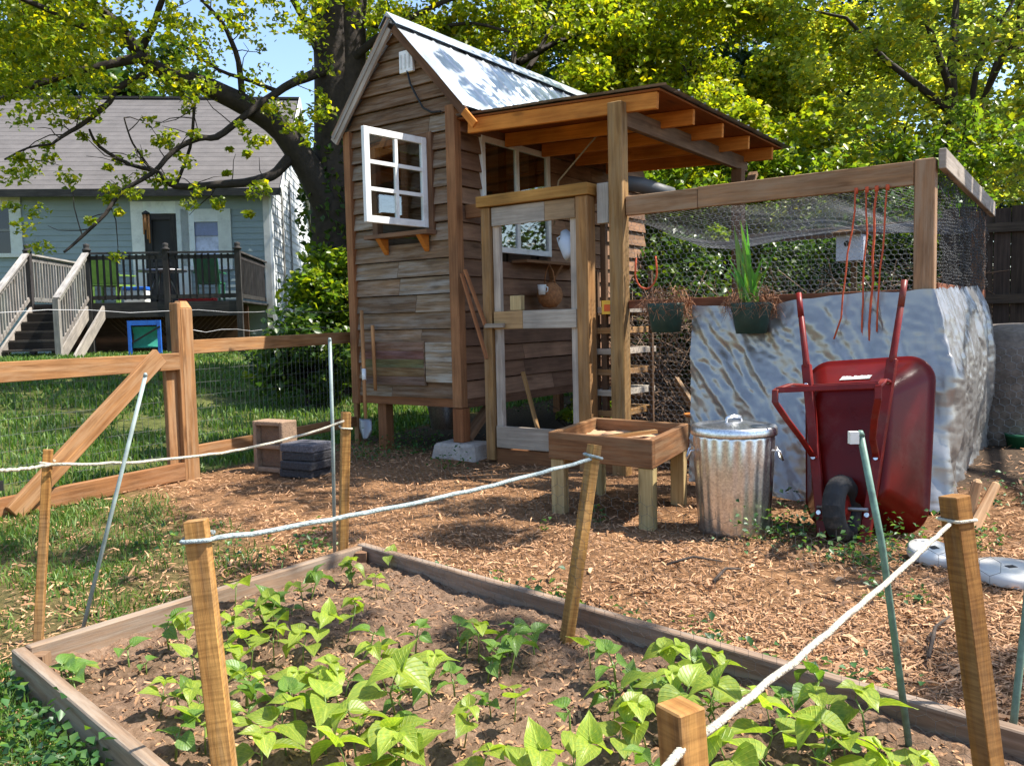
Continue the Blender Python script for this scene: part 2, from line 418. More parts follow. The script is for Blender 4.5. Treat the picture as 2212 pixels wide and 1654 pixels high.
gm, N, L, P = nt('ground')
tc = N.new('ShaderNodeTexCoord'); at_ = node(N, 'ShaderNodeAttribute', attribute_name='tint'); sp_ = N.new('ShaderNodeSeparateColor'); L.new(at_.outputs['Color'], sp_.inputs[0])
n1 = node(N, 'ShaderNodeTexNoise', Scale=30, Detail=8, Roughness=.75); L.new(tc.outputs['Object'], n1.inputs[0])
n2 = node(N, 'ShaderNodeTexNoise', Scale=1.3, Detail=5, Roughness=.6); L.new(tc.outputs['Object'], n2.inputs[0])
v1 = node(N, 'ShaderNodeTexVoronoi', Scale=42); L.new(tc.outputs['Object'], v1.inputs[0])
mc = ramp(N, L, n1.outputs[0], [(.3, (.14, .075, .036)), (.5, (.27, .15, .076)), (.7, (.41, .245, .13))])
mc = mul(N, L, mc, ramp(N, L, n2.outputs[0], [(.35, (.62, .58, .55)), (.65, (1.12, 1.09, 1.05))]))
mc = mul(N, L, mc, ramp(N, L, v1.outputs['Color'], [(.1, (.7, .7, .7)), (.9, (1.2, 1.15, 1.1))]))
lc = ramp(N, L, n1.outputs[0], [(.3, (.05, .07, .018)), (.55, (.12, .13, .035)), (.75, (.20, .17, .07))])
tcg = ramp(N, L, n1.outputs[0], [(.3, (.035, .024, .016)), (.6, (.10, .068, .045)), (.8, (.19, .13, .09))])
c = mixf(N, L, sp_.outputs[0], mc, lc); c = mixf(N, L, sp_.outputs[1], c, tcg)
gp_ = ramp(N, L, n1.outputs[0], [(.35, (.05, .075, .02)), (.65, (.13, .125, .045))])
gf = node(N, 'ShaderNodeMath', operation='MULTIPLY'); L.new(sp_.outputs[2], gf.inputs[0]); gf.inputs[1].default_value = .7
c = mixf(N, L, gf.outputs[0], c, gp_)
L.new(c, P.inputs['Base Color']); P.inputs['Roughness'].default_value = .95; P.inputs['Specular IOR Level'].default_value = .15
b = node(N, 'ShaderNodeBump', Strength=.9, Distance=.025); L.new(n1.outputs[0], b.inputs['Height']); L.new(b.outputs[0], P.inputs['Normal'])

def axis(a, b, st, far):
    c = list(np.arange(a, b + 1e-6, st)); s = st
    hi = c[-1]; 
    while hi < far: s *= 1.35; hi += s; c.append(hi)
    lo = c[0]; s = st
    while lo > -far: s *= 1.35; lo -= s; c.insert(0, lo)
    return np.array(c)
gx = axis(-5, 5, .09, 250); gy = axis(.2, 9, .09, 300)
V = np.array([(x, y, hz(x, y)) for y in gy for x in gx]); nx = len(gx)
I = np.arange(len(gy) - 1)[:, None] * nx + np.arange(nx - 1)[None, :]; I = I.ravel()
Fq = np.stack([I, I + 1, I + nx + 1, I + nx], 1)
ce = V[Fq].mean(1); gt = np.array([masks(a, b_) for a, b_ in ce[:, :2]])
# vertex-smooth the masks through corner averaging
vm = np.array([masks(a, b_) for a, b_ in V[:, :2]])
gob = npmesh('ground', V, Fq, gt, gm, smooth=True)
cc = np.ones((len(Fq), 4, 4), dtype=np.float32); cc[:, :, :3] = vm[Fq]
gob.data.color_attributes['tint'].data.foreach_set('color', cc.ravel())
tag(gob, kind='structure')

# ------------------------------------------------------------------ raised bed
BF = Vector((-.70, 3.77, 0)); BL = Vector((-1.58, 2.58, 0)); BD = Vector((.715, -.70, 0)).normalized(); BLEN = 3.3
def bedpt(s, t, z=0): return BF + BD * (s * BLEN) + (BL - BF) * t + Vector((0, 0, z))
bed = thing('raised_bed', 'long raised garden bed of weathered brown planks full of young bean plants', 'garden bed', BF)
def plank(a, b, ex=.02, h=.145):
    m = MB(); d = (b - a).normalized(); m.beam(a - d * ex + Vector((0, 0, h / 2 - .02)), b + d * ex + Vector((0, 0, h / 2 - .012)), .04, h, tint=rt(.1)); off(m, BF).build('plank', M['bed'], bed, .004)
plank(bedpt(0, 0), bedpt(1, 0)); plank(bedpt(0, 1), bedpt(1, 1)); plank(bedpt(0, .015), bedpt(0, .985), -.0, .14); plank(bedpt(1, .015), bedpt(1, .985), 0, .14)
for t, s in ((.03, .012), (.97, .012)):
    m = MB(); q = bedpt(s, t, -.02); m.box(q.x - .025, q.x + .025, q.y - .025, q.y + .025, -.02, .105, 2); off(m, BF).build('corner_block', M['brownw'], bed)
def soilz(x, y):
    return .055 + .030 * noise.noise(Vector((x * 2.6, y * 2.6, 5))) + .016 * noise.noise(Vector((x * 9, y * 9, 8))) + .014 * noise.noise(Vector((x * 24, y * 24, 1))) + .008 * noise.noise(Vector((x * 60, y * 60, 4)))
sm, N, L, P = nt('soil')
tc = N.new('ShaderNodeTexCoord'); n1 = node(N, 'ShaderNodeTexNoise', Scale=38, Detail=8, Roughness=.75); L.new(tc.outputs['Object'], n1.inputs[0])
n2 = node(N, 'ShaderNodeTexNoise', Scale=3, Detail=4); L.new(tc.outputs['Object'], n2.inputs[0])
c = ramp(N, L, n1.outputs[0], [(.28, (.10, .06, .037)), (.5, (.24, .155, .102)), (.72, (.39, .265, .185))])
c = mul(N, L, c, ramp(N, L, n2.outputs[0], [(.35, (.75, .73, .7)), (.65, (1.1, 1.08, 1.06))])); L.new(c, P.inputs['Base Color']); P.inputs['Roughness'].default_value = .97; P.inputs['Specular IOR Level'].default_value = .1
b = node(N, 'ShaderNodeBump', Strength=1., Distance=.02); L.new(n1.outputs[0], b.inputs['Height']); L.new(b.outputs[0], P.inputs['Normal'])
def soilp(a, t):
    p = bedpt(.006 + a * .988, .014 + t * .972); e = min(a, 1 - a) * BLEN; e2 = min(t, 1 - t) * 1.48
    return (p.x, p.y, soilz(p.x, p.y) + .010 * max(0, 1 - min(e, e2) / .12))
m = MB(); m.grid(soilp, 240, 110); so = m.build('soil', sm); tag(so, kind='structure')

# clods, chips and straw : scattered flecks, one mesh each
def flecks(P0, length, width, yaw, pitch, tint, curl=.25):
    """P0 (n,3) centres -> bent strips of two quads each"""
    n = len(P0); d = np.stack([np.cos(yaw) * np.cos(pitch), np.sin(yaw) * np.cos(pitch), np.sin(pitch)], 1)
    sd = np.stack([-np.sin(yaw), np.cos(yaw), RNG.normal(0, .5, n)], 1); sd /= np.linalg.norm(sd, axis=1)[:, None]
    up = np.array([0, 0, 1.])[None]; V = []
    for k, e in ((-.5, 0), (0, 1), (.5, 0)):
        c = P0 + d * (length * k)[:, None] + up * (e * curl * length * RNG.uniform(-.2, 1, n))[:, None]
        w = width * (.5 if e else .38)
        V += [c - sd * w[:, None], c + sd * w[:, None]]
    V = np.stack(V, 1).reshape(-1, 3); b = (np.arange(n) * 6)[:, None]
    F = np.concatenate([b + np.array([[0, 1, 3, 2]]), b + np.array([[2, 3, 5, 4]])], 0); T = np.concatenate([tint, tint], 0)
    return V, F, T
def inbed(x, y, mrg=0.):
    q = np.stack([x - BF.x, y - BF.y], 1); e = np.array([BL.x - BF.x, BL.y - BF.y]); el = np.linalg.norm(e); e = e / el; d = np.array([BD.x, BD.y])
    det = d[0] * e[1] - d[1] * e[0]; a = (q[:, 0] * e[1] - q[:, 1] * e[0]) / det; t = (d[0] * q[:, 1] - d[1] * q[:, 0]) / det
    return (a > -mrg) & (a < BLEN + mrg) & (t > -mrg) & (t < el + mrg)
def ground_pts(n, zmin, zmax, amax=.66):
    Z = (zmin ** -1 + RNG.random(n) * (zmax ** -1 - zmin ** -1)) ** -1; a = RNG.uniform(-amax, amax, n); return a * Z, Z
x, y = ground_pts(125000, 1.6, 8.5)
mk = np.array([masks(a, b_) for a, b_ in zip(x, y)]); keep = (~inbed(x, y, .03)) & (mk[:, 0] < .3) & (RNG.random(len(x)) > mk[:, 1] * .75) & (RNG.random(len(x)) > mk[:, 2] * .62) & (np.array([noise.noise(Vector((a * 1.6, b_ * 1.6, 21))) + .6 * noise.noise(Vector((a * 6, b_ * 6, 2))) for a, b_ in zip(x, y)]) > RNG.uniform(-1.0, .35, len(x)))
x, y = x[keep], y[keep]; n = len(x)
pal = np.array([(1.05, 1.0, .95), (1.2, 1.18, 1.12), (.8, .74, .66), (.6, .54, .5), (1.0, .92, .8), (1.45, 1.45, 1.4), (.95, .82, .66)])
ti = pal[RNG.choice(len(pal), n, p=[.24, .14, .20, .14, .16, .02, .10])] * RNG.uniform(.7, 1.2, (n, 1))
ln = RNG.uniform(.008, .038, n) ** 1.0 * (.8 + y * .09); P0 = np.stack([x, y, np.array([hz(a, b_) for a, b_ in zip(x, y)]) + RNG.uniform(.002, .018, n)], 1)
Vv, Ff, Tt = flecks(P0, ln, RNG.uniform(.0018, .007, n) * (.7 + y * .1), RNG.uniform(0, 2 * PI, n), RNG.normal(0, .28, n), ti, .10)
tag(npmesh('mulch', Vv, Ff, Tt, M['chip']), kind='stuff')
x, y = ground_pts(1500, 1.7, 8.); mk = np.array([masks(a, b_) for a, b_ in zip(x, y)]); k = (~inbed(x, y, .04)) & (mk[:, 0] < .2); x, y = x[k], y[k]; n = len(x)
P0 = np.stack([x, y, np.array([hz(a, b_) for a, b_ in zip(x, y)]) + .012], 1); ti = pal[RNG.choice(len(pal), n)] * RNG.uniform(.45, 1.2, (n, 1))
Vv, Ff, Tt = flecks(P0, RNG.uniform(.04, .10, n), RNG.uniform(.006, .018, n), RNG.uniform(0, 2 * PI, n), RNG.normal(0, .2, n), ti, .2)
tag(npmesh('bark_pieces', Vv, Ff, Tt, M['chip']), kind='stuff')
n = 9000; a = RNG.random(n); t = RNG.random(n); pp = [bedpt(.01 + .98 * i, .02 + .96 * j) for i, j in zip(a, t)]
P0 = np.array([(p.x, p.y, soilz(p.x, p.y) + .004) for p in pp]); ti = pal[RNG.choice(len(pal), n, p=[.2, .1, .25, .25, .1, .05, .05])] * RNG.uniform(.55, 1.05, (n, 1))
Vv, Ff, Tt = flecks(P0, RNG.uniform(.006, .03, n), RNG.uniform(.003, .009, n), RNG.uniform(0, 2 * PI, n), RNG.normal(0, .4, n), ti)
tag(npmesh('soil_litter', Vv, Ff, Tt, M['chip']), kind='stuff')

# grass: blades as thin two-segment strips
def blades(name, x, y, z, hgt, wid, mat, pal, kind='stuff', lean=.5):
    n = len(x); yaw = RNG.uniform(0, 2 * PI, n); ln = RNG.normal(0, lean, n); h = hgt; ld = RNG.uniform(0, 2 * PI, n)
    sx, sy = np.cos(yaw) * wid, np.sin(yaw) * wid; lx, ly = np.cos(ld) * ln * h, np.sin(ld) * ln * h
    B = np.stack([x, y, z], 1); V = np.stack([B - np.stack([sx, sy, 0 * sx], 1), B + np.stack([sx, sy, 0 * sx], 1),
        B + np.stack([lx * .35 + sx * .8, ly * .35 + sy * .8, h * .6], 1), B + np.stack([lx * .35 - sx * .8, ly * .35 - sy * .8, h * .6], 1),
        B + np.stack([lx, ly, h * (1 - .25 * np.abs(ln))], 1), B + np.stack([lx + sx * .2, ly + sy * .2, h * (1 - .25 * np.abs(ln))], 1)], 1).reshape(-1, 3)
    b = (np.arange(n) * 6)[:, None]; F = np.concatenate([b + np.array([[0, 1, 2, 3]]), b + np.array([[3, 2, 5, 4]])], 0)
    T = pal[RNG.integers(0, len(pal), n)] * RNG.uniform(.7, 1.25, (n, 1)); T = np.concatenate([T, T], 0)
    return tag(npmesh(name, V, F, T, mat), kind=kind)
gpal = np.array([(1, 1, 1), (1.35, 1.1, .9), (.7, .75, .8), (1.8, 1.3, 1.3), (.9, .95, .7)])
x, y = RNG.uniform(-14, 1, 300000), RNG.uniform(4.8, 17.5, 300000); d = (x - FA.x) * FN.x + (y - FA.y) * FN.y
k = (d > .1) & (RNG.random(len(x)) < np.clip(5.5 / y, 0, 1)) & (np.abs(x) / y < .68)
x, y = x[k], y[k]; cl = np.array([noise.noise(Vector((a * .9, b_ * 2.0, 0))) + .35 * noise.noise(Vector((a * 3, b_ * 3, 0))) for a, b_ in zip(x, y)]); k = cl > RNG.uniform(-.5, .3, len(x)); x, y = x[k], y[k]
blades('lawn_grass', x, y, np.array([hz(a, b_) for a, b_ in zip(x, y)]) - .005, RNG.uniform(.03, .11, len(x)), .0018 + .0008 * y, M['grass'], gpal, lean=.6)
x, y = RNG.uniform(-4, -.4, 90000), RNG.uniform(1.6, 5.6, 90000); mk = np.array([masks(a, b_) for a, b_ in zip(x, y)])
k = (~inbed(x, y, .05)) & (mk[:, 2] > RNG.random(len(x)) * 1.5) & (mk[:, 0] < .4) & (np.array([noise.noise(Vector((a * 2, b_ * 2, 4))) for a, b_ in zip(x, y)]) > RNG.uniform(-.35, .5, len(x)))
x, y = x[k], y[k]
blades('patchy_grass', x, y, np.array([hz(a, b_) for a, b_ in zip(x, y)]) - .005, RNG.uniform(.02, .07, len(x)), .0034 + 0 * x, M['grass'], gpal, lean=.9)

# ------------------------------------------------------------------ leaf clouds
def leaves(P0, size, pal, upb=.6, fold=.25, long=1.0):
    """folded rhombus leaves at P0"""
    n = len(P0); nr = RNG.normal(0, 1, (n, 3)); nr[:, 2] = np.abs(nr[:, 2]) + upb; nr /= np.linalg.norm(nr, axis=1)[:, None]
    d = RNG.normal(0, 1, (n, 3)); d[:, 2] -= .35; d -= nr * (d * nr).sum(1)[:, None]; d /= np.linalg.norm(d, axis=1)[:, None] + 1e-9
    e = np.cross(nr, d); s = (size * RNG.uniform(.65, 1.3, n))[:, None]
    b0 = P0 - d * s * .5 * long; tp = P0 + d * s * .5 * long - nr * s * .12; md = P0 - d * s * .05
    l = md + e * s * .36 + nr * s * fold * .4; r_ = md - e * s * .36 + nr * s * fold * .4
    V = np.stack([b0, l, tp, r_], 1).reshape(-1, 3); b = (np.arange(n) * 4)[:, None]
    F = np.concatenate([b + np.array([[0, 2, 1]]), b + np.array([[0, 3, 2]])], 0)
    T = pal[RNG.integers(0, len(pal), n)] * RNG.uniform(.75, 1.25, (n, 1)); T = np.concatenate([T, T], 0)
    return V, F, T
LP = np.array([(1, 1, 1), (1.2, 1.1, .9), (.75, .85, .9), (1.9, 1.45, .6), (.5, .62, .75), (.8, .9, 1.0)])
def clumps(centers, radii, per):
    out = []
    for c, r in zip(centers, radii):
        k = max(6, int(per * RNG.uniform(.7, 1.3))); q = RNG.normal(0, 1, (k, 3)); q /= np.linalg.norm(q, axis=1)[:, None]
        q *= (RNG.random(k) ** .45)[:, None] * np.array([1, 1, .72]); out.append(c + q * r)
    return np.concatenate(out, 0)
def limbs(mb, base, tips, r0, tint=(1, 1, 1), n=6):
    base = Vector(base)
    for tp in tips:
        tp = Vector(tp); m1 = base.lerp(tp, .35) + Vector((random.uniform(-.15, .15), random.uniform(-.15, .15), .18 * (tp - base).length * .5)); m2 = base.lerp(tp, .7) + Vector((random.uniform(-.2, .2), random.uniform(-.2, .2), random.uniform(0, .25)))
        mb.tube([base, m1, m2, tp], [r0, r0 * .7, r0 * .42, r0 * .15], n, tint, cap=False)
def tree(name, label, cat, base, height, cz, rad, nclump, per, lsize, lmat, group=None, tr=.14, clr=.5, shell=.55, lean=(0, 0), upb=.6, bark='bark', long=1.0):
    """cz: crown centre height, rad: (rx,ry,rz)"""
    base = Vector(base); root = thing(name, label, cat, base, 0, group)
    cc = np.array([lean[0], lean[1], cz]); q = RNG.normal(0, 1, (nclump, 3)); q /= np.linalg.norm(q, axis=1)[:, None]
    q *= (shell + (1 - shell) * RNG.random(nclump))[:, None] * RNG.uniform(.85, 1.12, (nclump, 1)); q[:, 2] *= np.where(q[:, 2] < 0, .85, 1)
    C = cc + q * np.array(rad); C[:, 2] = np.maximum(C[:, 2], .25)
    P0 = clumps(C, clr * RNG.uniform(.55, 1.25, nclump), per)
    V, F, T = leaves(P0, lsize, LP, upb, long=long); npmesh('crown', V, F, T, M[lmat], root)
    m = MB(); ttop = Vector((lean[0] * .8, lean[1] * .8, cz + rad[2] * .4)); k1 = Vector((lean[0] * .2 + random.uniform(-.1, .1), lean[1] * .2, ttop.z * .35)); k2 = Vector((lean[0] * .5 + random.uniform(-.15, .15), lean[1] * .5, ttop.z * .68))
    m.tube([(0, 0, -.15), (0, 0, .2), k1, k2, ttop], [tr * 1.5, tr * 1.1, tr * .85, tr * .6, tr * .15], 8)
    sel = C[RNG.choice(nclump, min(nclump, 9), replace=False)]
    for p in sel:
        f = random.uniform(.3, .85); bp = Vector((0, 0, 0)).lerp(ttop, f) if f > .68 else k1.lerp(k2, (f - .3) / .4)
        limbs(m, bp, [p], tr * .45, n=5)
    m.build('trunk', M[bark], root)
    return root
# ------------------------------------------------------------------ garden shed
M['clear'] = None
cm, N, L, P = nt('window_glass')
gl = N.new('ShaderNodeBsdfGlossy'); gl.inputs['Roughness'].default_value = .02; tr_ = N.new('ShaderNodeBsdfTransparent'); tr_.inputs[0].default_value = (.85, .88, .88, 1)
mx = N.new('ShaderNodeMixShader'); mx.inputs[0].default_value = .17; L.new(tr_.outputs[0], mx.inputs[1]); L.new(gl.outputs[0], mx.inputs[2]); L.new(mx.outputs[0], N['Material Output'].inputs[0])
M['clear'] = cm

shed = thing('garden_shed', 'narrow tall shed of brown and grey reclaimed boards with a steep shiny metal roof', 'shed', SH.o, SH.a)
APX, APZ, EL, ELZ, ER, ERZ = -.60, 3.70, -1.33, 2.83, .17, 2.86
SL = (APZ - ELZ) / (APX - EL); SR = (APZ - ERZ) / (ER - APX); SLEN = 3.34; SW = 1.22
STINT = [(1, 1, 1), (.85, .8, .76), (1.12, 1.05, 1.0), (1.15, 1.22, 1.3), (1.3, 1.45, 1.6), (.95, .84, .76), (1.08, .98, .9), (.8, .74, .7), (1.2, 1.25, 1.3), (1, 1, 1), (1.1, 1.1, 1.05)]
def board(mb, P, a0, a1, b0, b1, z0, z1, tint):
    lap = .026
    mb.hexa([P(a0, .0, z0), P(b0, .0, z0), P(a0, .022 + lap, z0), P(b0, .022 + lap, z0), P(a1, .0, z1), P(b1, .0, z1), P(a1, .020, z1), P(b1, .020, z1)], 0, tint)
def siding(mb, P, s0, s1, z0, z1, rows, holes=(), lim=None, tints=STINT, joints=.45):
    z = z0
    for r in range(rows):
        h = (z1 - z0) / rows; zt = z + h
        jit = random.uniform(-.006, .006)
        spans = [(s0, s1)]
        for (h0, h1, hz0, hz1) in holes:
            if zt > hz0 + .04 and z < hz1 - .04:
                spans = [q for a, b in spans for q in ((a, min(b, h0)), (max(a, h1), b)) if q[1] - q[0] > .02]
        for a, b in spans:
            cuts = [a]
            if b - a > .5 and random.random() < joints: cuts.append(random.uniform(a + .2, b - .2))
            if b - a > 1.6: cuts.append(random.uniform(a + .5, b - .3)); cuts.sort()
            cuts.append(b)
            for c0, c1 in zip(cuts, cuts[1:]):
                A0 = A1 = c0; B0 = B1 = c1
                if lim:
                    l0, r0 = lim(z); l1, r1 = lim(zt + .01); A0, A1, B0, B1 = max(c0, l0), max(c0, l1), min(c1, r0), min(c1, r1)
                    if B0 - A0 < .03: continue
                    if B1 < A1: B1 = A1 = (A1 + B1) / 2
                tn = random.choice(tints); g = random.uniform(.88, 1.12)
                board(mb, P, A0 + .002, A1 + .002, B0 - .002, B1 - .002, z + jit + random.uniform(-.004, .004), zt - .007, tuple(t * g for t in tn))
        z = zt
FRONT = lambda s, o, z: (s, -o, z)
SIDE = lambda s, o, z: (o, s, z)
def glim(z):
    if z < 2.86: return (-9, 9)
    return (APX - (APZ - .04 - z) / SL, APX + (APZ - .04 - z) / SR)
WIN = (-.87, -.27, 1.93, 2.67)
m = MB(); siding(m, FRONT, -SW, -.02, .50, 2.86, 16, [WIN], None); siding(m, FRONT, -SW, .0, 2.86, 3.66, 6, (), glim, [(.9, .8, .72), (.8, .66, .56), (1, .86, .76), (1.1, .9, .78)]); m.build('front_wall', M['siding'], shed)
m = MB(); siding(m, SIDE, .0, SLEN, .50, 2.84, 16, [(.28, 1.34, 1.74, 2.71)], None, [(1, 1, 1), (.85, .8, .8), (1.15, 1.1, 1.1), (1.3, 1.3, 1.35), (.75, .7, .7)]); m.build('side_wall', M['sidingin'], shed)
m = MB(); siding(m, lambda s, o, z: (-SW - o, s, z), .0, SLEN, .50, 2.80, 14, (), None); m.build('side_wall', M['siding'], shed)
m = MB(); siding(m, lambda s, o, z: (s, SLEN + o, z), -SW, 0, .50, 2.86, 14, (), None); siding(m, lambda s, o, z: (s, SLEN + o, z), -SW, .0, 2.86, 3.66, 6, (), glim); m.build('back_wall', M['siding'], shed)
m = MB(); m.box(-SW + .02, -.03, .02, SLEN - .02, .46, .50); m.build('floor_panel', M['brownw'], shed)
m = MB(); siding(m, lambda s, o, z: (s, 1.5 - o, z), -SW + .03, -.03, .51, 2.9, 16, (), None); m.build('partition', M['sidingin'], shed)
m = MB()
for x in (-1.0, -.62, -.25): m.box(x, x + .07, 1.42, 1.455, .51, 2.9, 2, (.5, .5, .5))
m.build('stud', M['brownw'], shed)
# posts and legs
m = MB(); m.box(-.052, .045, -.075, .01, .425, 2.90, 2, (1, .95, .9)); m.build('corner_post', M['trim'], shed, .004)
m = MB(); m.box(-.062, .048, -.07, .035, .135, .42, 2, (.8, .62, .52)); m.build('leg', M['trim'], shed, .006)
m = MB(); m.box(-SW - .035, -SW + .045, -.07, .01, .42, 2.86, 2, (1.05, .95, .88)); m.build('corner_post', M['trim'], shed, .004)
for (x0, y0) in ((-1.0, .0), (-1.2, SLEN - .1), (-.1, SLEN - .1)):
    p = SH.wl((x0 + .05, y0 + .05, 0)); m = MB(); m.box(x0, x0 + .10, y0, y0 + .10, hz(p.x, p.y) - .1, .47, 2, (.85, .75, .68)); m.build('leg', M['trim'], shed, .004)
m = MB(); m.box(-SW, .0, -.035, .015, .425, .50, 0, (.9, .75, .66)); m.build('sill_beam', M['trim'], shed)
m = MB(); m.box(-.002, .038, .012, SLEN, .42, .50, 1, (.8, .7, .7)); m.build('sill_beam', M['brownw'], shed)
m = MB(); m.beam((.01, .03, .16), (.01, .40, .44), .05, .09, (1, 0, 0)); m.build('brace', M['brownw'], shed)
# little poultry hatch and grey patch boards
m = MB(); m.box(-1.08, -.36, -.062, -.042, .60, .985, 0, (.95, .85, .78)); 
for k in range(5): m.box(-1.07, -.37, -.066, -.060, .605 + k * .075, .675 + k * .075, 0, tuple(c * random.uniform(.7, 1.1) for c in (.95, .85, .75)))
m.build('hatch', M['siding'], shed)
m = MB()
for k in range(4): m.box(-.35, -.055, -.062, -.043, .635 + k * .085, .717 + k * .085, 0, (1.5, 1.7, 1.85))
m.build('patch_boards', M['siding'], shed)
# roof
def sheet(x0, z0, x1, z1, y0, y1, n, nv=3, amp=.009):
    m = MB()
    sl = Vector((x1 - x0, 0, z1 - z0)); nn = Vector((-sl.z, 0, sl.x)).normalized()
    if nn.z < 0: nn = -nn
    def f(u, v):
        y = y0 + (y1 - y0) * u; k = abs(((u * n) % 1) - .5) * 2; rib = amp * 1.1 if k > .9 else 0
        return Vector((x0, y, z0)) + sl * v + nn * (rib + .004 * noise.noise(Vector((y * 2, v * 3, x0))))
    m.grid(f, n * 14, nv * 4, smooth=False); return m
roof = sheet(APX, APZ, ER, ERZ, -.13, SLEN + .12, 15).build('roof', M['roofm'], shed)
sheet(APX, APZ, EL, ELZ, -.13, SLEN + .12, 15).build('roof_slope', M['roofm'], roof)
m = MB()
for sg, sl in ((-1, SL), (1, SR)):
    q = Vector((sg, 0, -sl)).normalized(); a = Vector((APX, 0, APZ + .045)); b = a + q * .15
    m.hexa([(a.x, -.14, a.z), (b.x, -.14, b.z), (a.x, SLEN + .13, a.z), (b.x, SLEN + .13, b.z), (a.x, -.14, a.z + .004), (b.x, -.14, b.z + .004), (a.x, SLEN + .13, a.z + .004), (b.x, SLEN + .13, b.z + .004)], 1, (1, 1, 1))
m.build('ridge_cap', M['roofm'], roof)
m = MB(); m.beam((EL, -.10, ELZ - .05), (APX - .02, -.10, APZ - .07), .085, .025, (0, -1, 0), (1.0, .95, .95)); m.beam((EL - .0, -.116, ELZ - .015), (APX, -.118, APZ - .01), .04, .010, (0, -1, 0), (.8, .8, .85)); m.build('barge_board', M['greyw'], shed)
m = MB(); m.beam((ER, -.085, ERZ - .055), (APX + .02, -.085, APZ - .075), .07, .02, (0, -1, 0), (.7, .6, .55)); m.build('barge_board', M['brownw'], shed)
m = MB(); m.beam((ER + .0, -.10, ERZ - .05), (ER + .11, -.10, ERZ - .17), .06, .025, (0, -1, 0)); m.build('rafter_tail', M['rafter'], shed)
# gable vent plate and its cable
m = MB(); m.box(-.535, -.385, -.075, -.045, 3.24, 3.42, 2)
for k in range(3): m.box(-.52 + k * .045, -.50 + k * .045, -.079, -.0745, 3.27, 3.39, 2, (.8, .8, .8))
m.build('vent_plate', M['white'], shed, .004)
m = MB(); c = [SH_ for SH_ in ((-.45, -.07, 3.25), (-.42, -.07, 3.14), (-.36, -.065, 3.03), (-.29, -.065, 2.92), (-.20, -.065, 2.87), (-.10, -.065, 2.86))]; m.tube(c, .009, 6); m.build('cable', M['black'], shed)
# front sash swung open
def sash(P, w, h, cols, rows, name, par, thick=.035, st=.055, mt=.03):
    """P(s, o, z): s along the sash, o thickness"""
    def bx(m, a, b, c, d, ax, o0=0, o1=thick, t=(1, 1, 1)):
        m.hexa([P((a, b)[i & 1], (o0, o1)[(i >> 1) & 1], (c, d)[(i >> 2) & 1]) for i in range(8)], ax, t)
    m = MB(); bx(m, 0, st, 0, h, 2); bx(m, w - st, w, 0, h, 2); bx(m, st, w - st, 0, st, 0, .002, thick - .002); bx(m, st, w - st, h - st, h, 0, .002, thick - .002); f = m.build(name, M['white'], par, .003)
    m = MB(); iw = (w - 2 * st); ih = h - 2 * st
    for k in range(1, cols): bx(m, st + iw * k / cols - mt / 2, st + iw * k / cols + mt / 2, st, h - st, 2, .005, thick - .005)
    for k in range(1, rows):
        for c_ in range(cols):
            e = 0 if c_ == 0 else mt / 2; e2 = 0 if c_ == cols - 1 else mt / 2
            bx(m, st + iw * c_ / cols + e, st + iw * (c_ + 1) / cols - e2, st + ih * k / rows - mt / 2, st + ih * k / rows + mt / 2, 0, .006, thick - .006)
    if cols * rows > 1: m.build('muntin', M['white'], f)
    m = MB(); bx(m, st - .004, w - st + .004, st - .004, h - st + .004, 0, thick / 2 - .002, thick / 2 + .002); m.build('pane', M['clear'], f)
    return f
ca, sa = math.cos(R(84)), math.sin(R(84))
sash(lambda s, o, z: (-.275 - s * ca - o * sa, -.05 - s * sa + o * ca, 1.935 + z), .66, .74, 2, 3, 'window_sash', shed)
m = MB()
for a, b, c, d in ((WIN[0] - .06, WIN[0], WIN[2] - .02, WIN[3] + .05), (WIN[1], WIN[1] + .05, WIN[2] - .02, WIN[3] + .05)): m.box(a, b, -.058, .01, c, d, 2, (.85, .75, .7))
m.box(WIN[0], WIN[1], -.056, .01, WIN[3], WIN[3] + .05, 0, (.8, .7, .65)); m.build('window_frame', M['brownw'], shed)
m = MB(); m.box(-.93, -.20, -.17, -.045, 1.875, 1.91, 0); ws = m.build('window_sill', M['brownw'], shed)
for x in (-.80, -.33): m = MB(); m.prism([(x, -.05, 1.874), (x, -.16, 1.874), (x, -.05, 1.74)], (.05, 0, 0)); m.build('bracket', M['rafter'], ws)
# side window
sash(lambda s, o, z: (o + .012, .28 + s, 1.74 + z), 1.06, .97, 2, 1, 'window_sash', shed, .04, .05, .045)
m = MB(); m.tube([(.9, .75, 2.66), (.45, .85, 2.35), (.30, 1.0, 2.0)], .008, 5, (.8, .7, .6)); m.build('stay_cord', M['rope'], shed)
m = MB(); m.box(.035, .20, .70, 1.72, 1.655, 1.68, 1); m.prism([(.036, 1.3, 1.654), (.18, 1.3, 1.654), (.036, 1.3, 1.46)], (0, .04, 0)); m.build('shelf', M['trim'], shed)

# ------------------------------------------------------------------ porch roof
porch = thing('porch_roof', 'open lean-to porch roof of orange rafters under dark metal sheet beside the shed', 'porch roof', SH.wl((1.52, -.045, 0)), SH.a)
PO = Vector((1.52, -.045, 0))
def pb(m, name, mat, par=porch, bev=0): m.v = [(a - PO.x, b - PO.y, c - PO.z) for a, b, c in m.v]; return m.build(name, M[mat], par, bev)
def rz(x): return 2.765 - .045 * (x - .2)
for k, y in enumerate((.0, .62, 1.2, 1.8, 2.42)):
    m = MB(); m.beam((.06 if k else .14, y, rz(.1) - .055), (1.81, y, rz(1.81) - .055), .04, .115, tint=rt(.1)); pb(m, 'rafter', 'rafter', bev=.003)
m = MB(); m.hexa([(x, y, rz(x) + dz) for dz in (.005, .02) for y in (-.03, 2.62) for x in (.04, 1.84)], 1, (.42, .34, .28)); pb(m, 'decking', 'rafter')
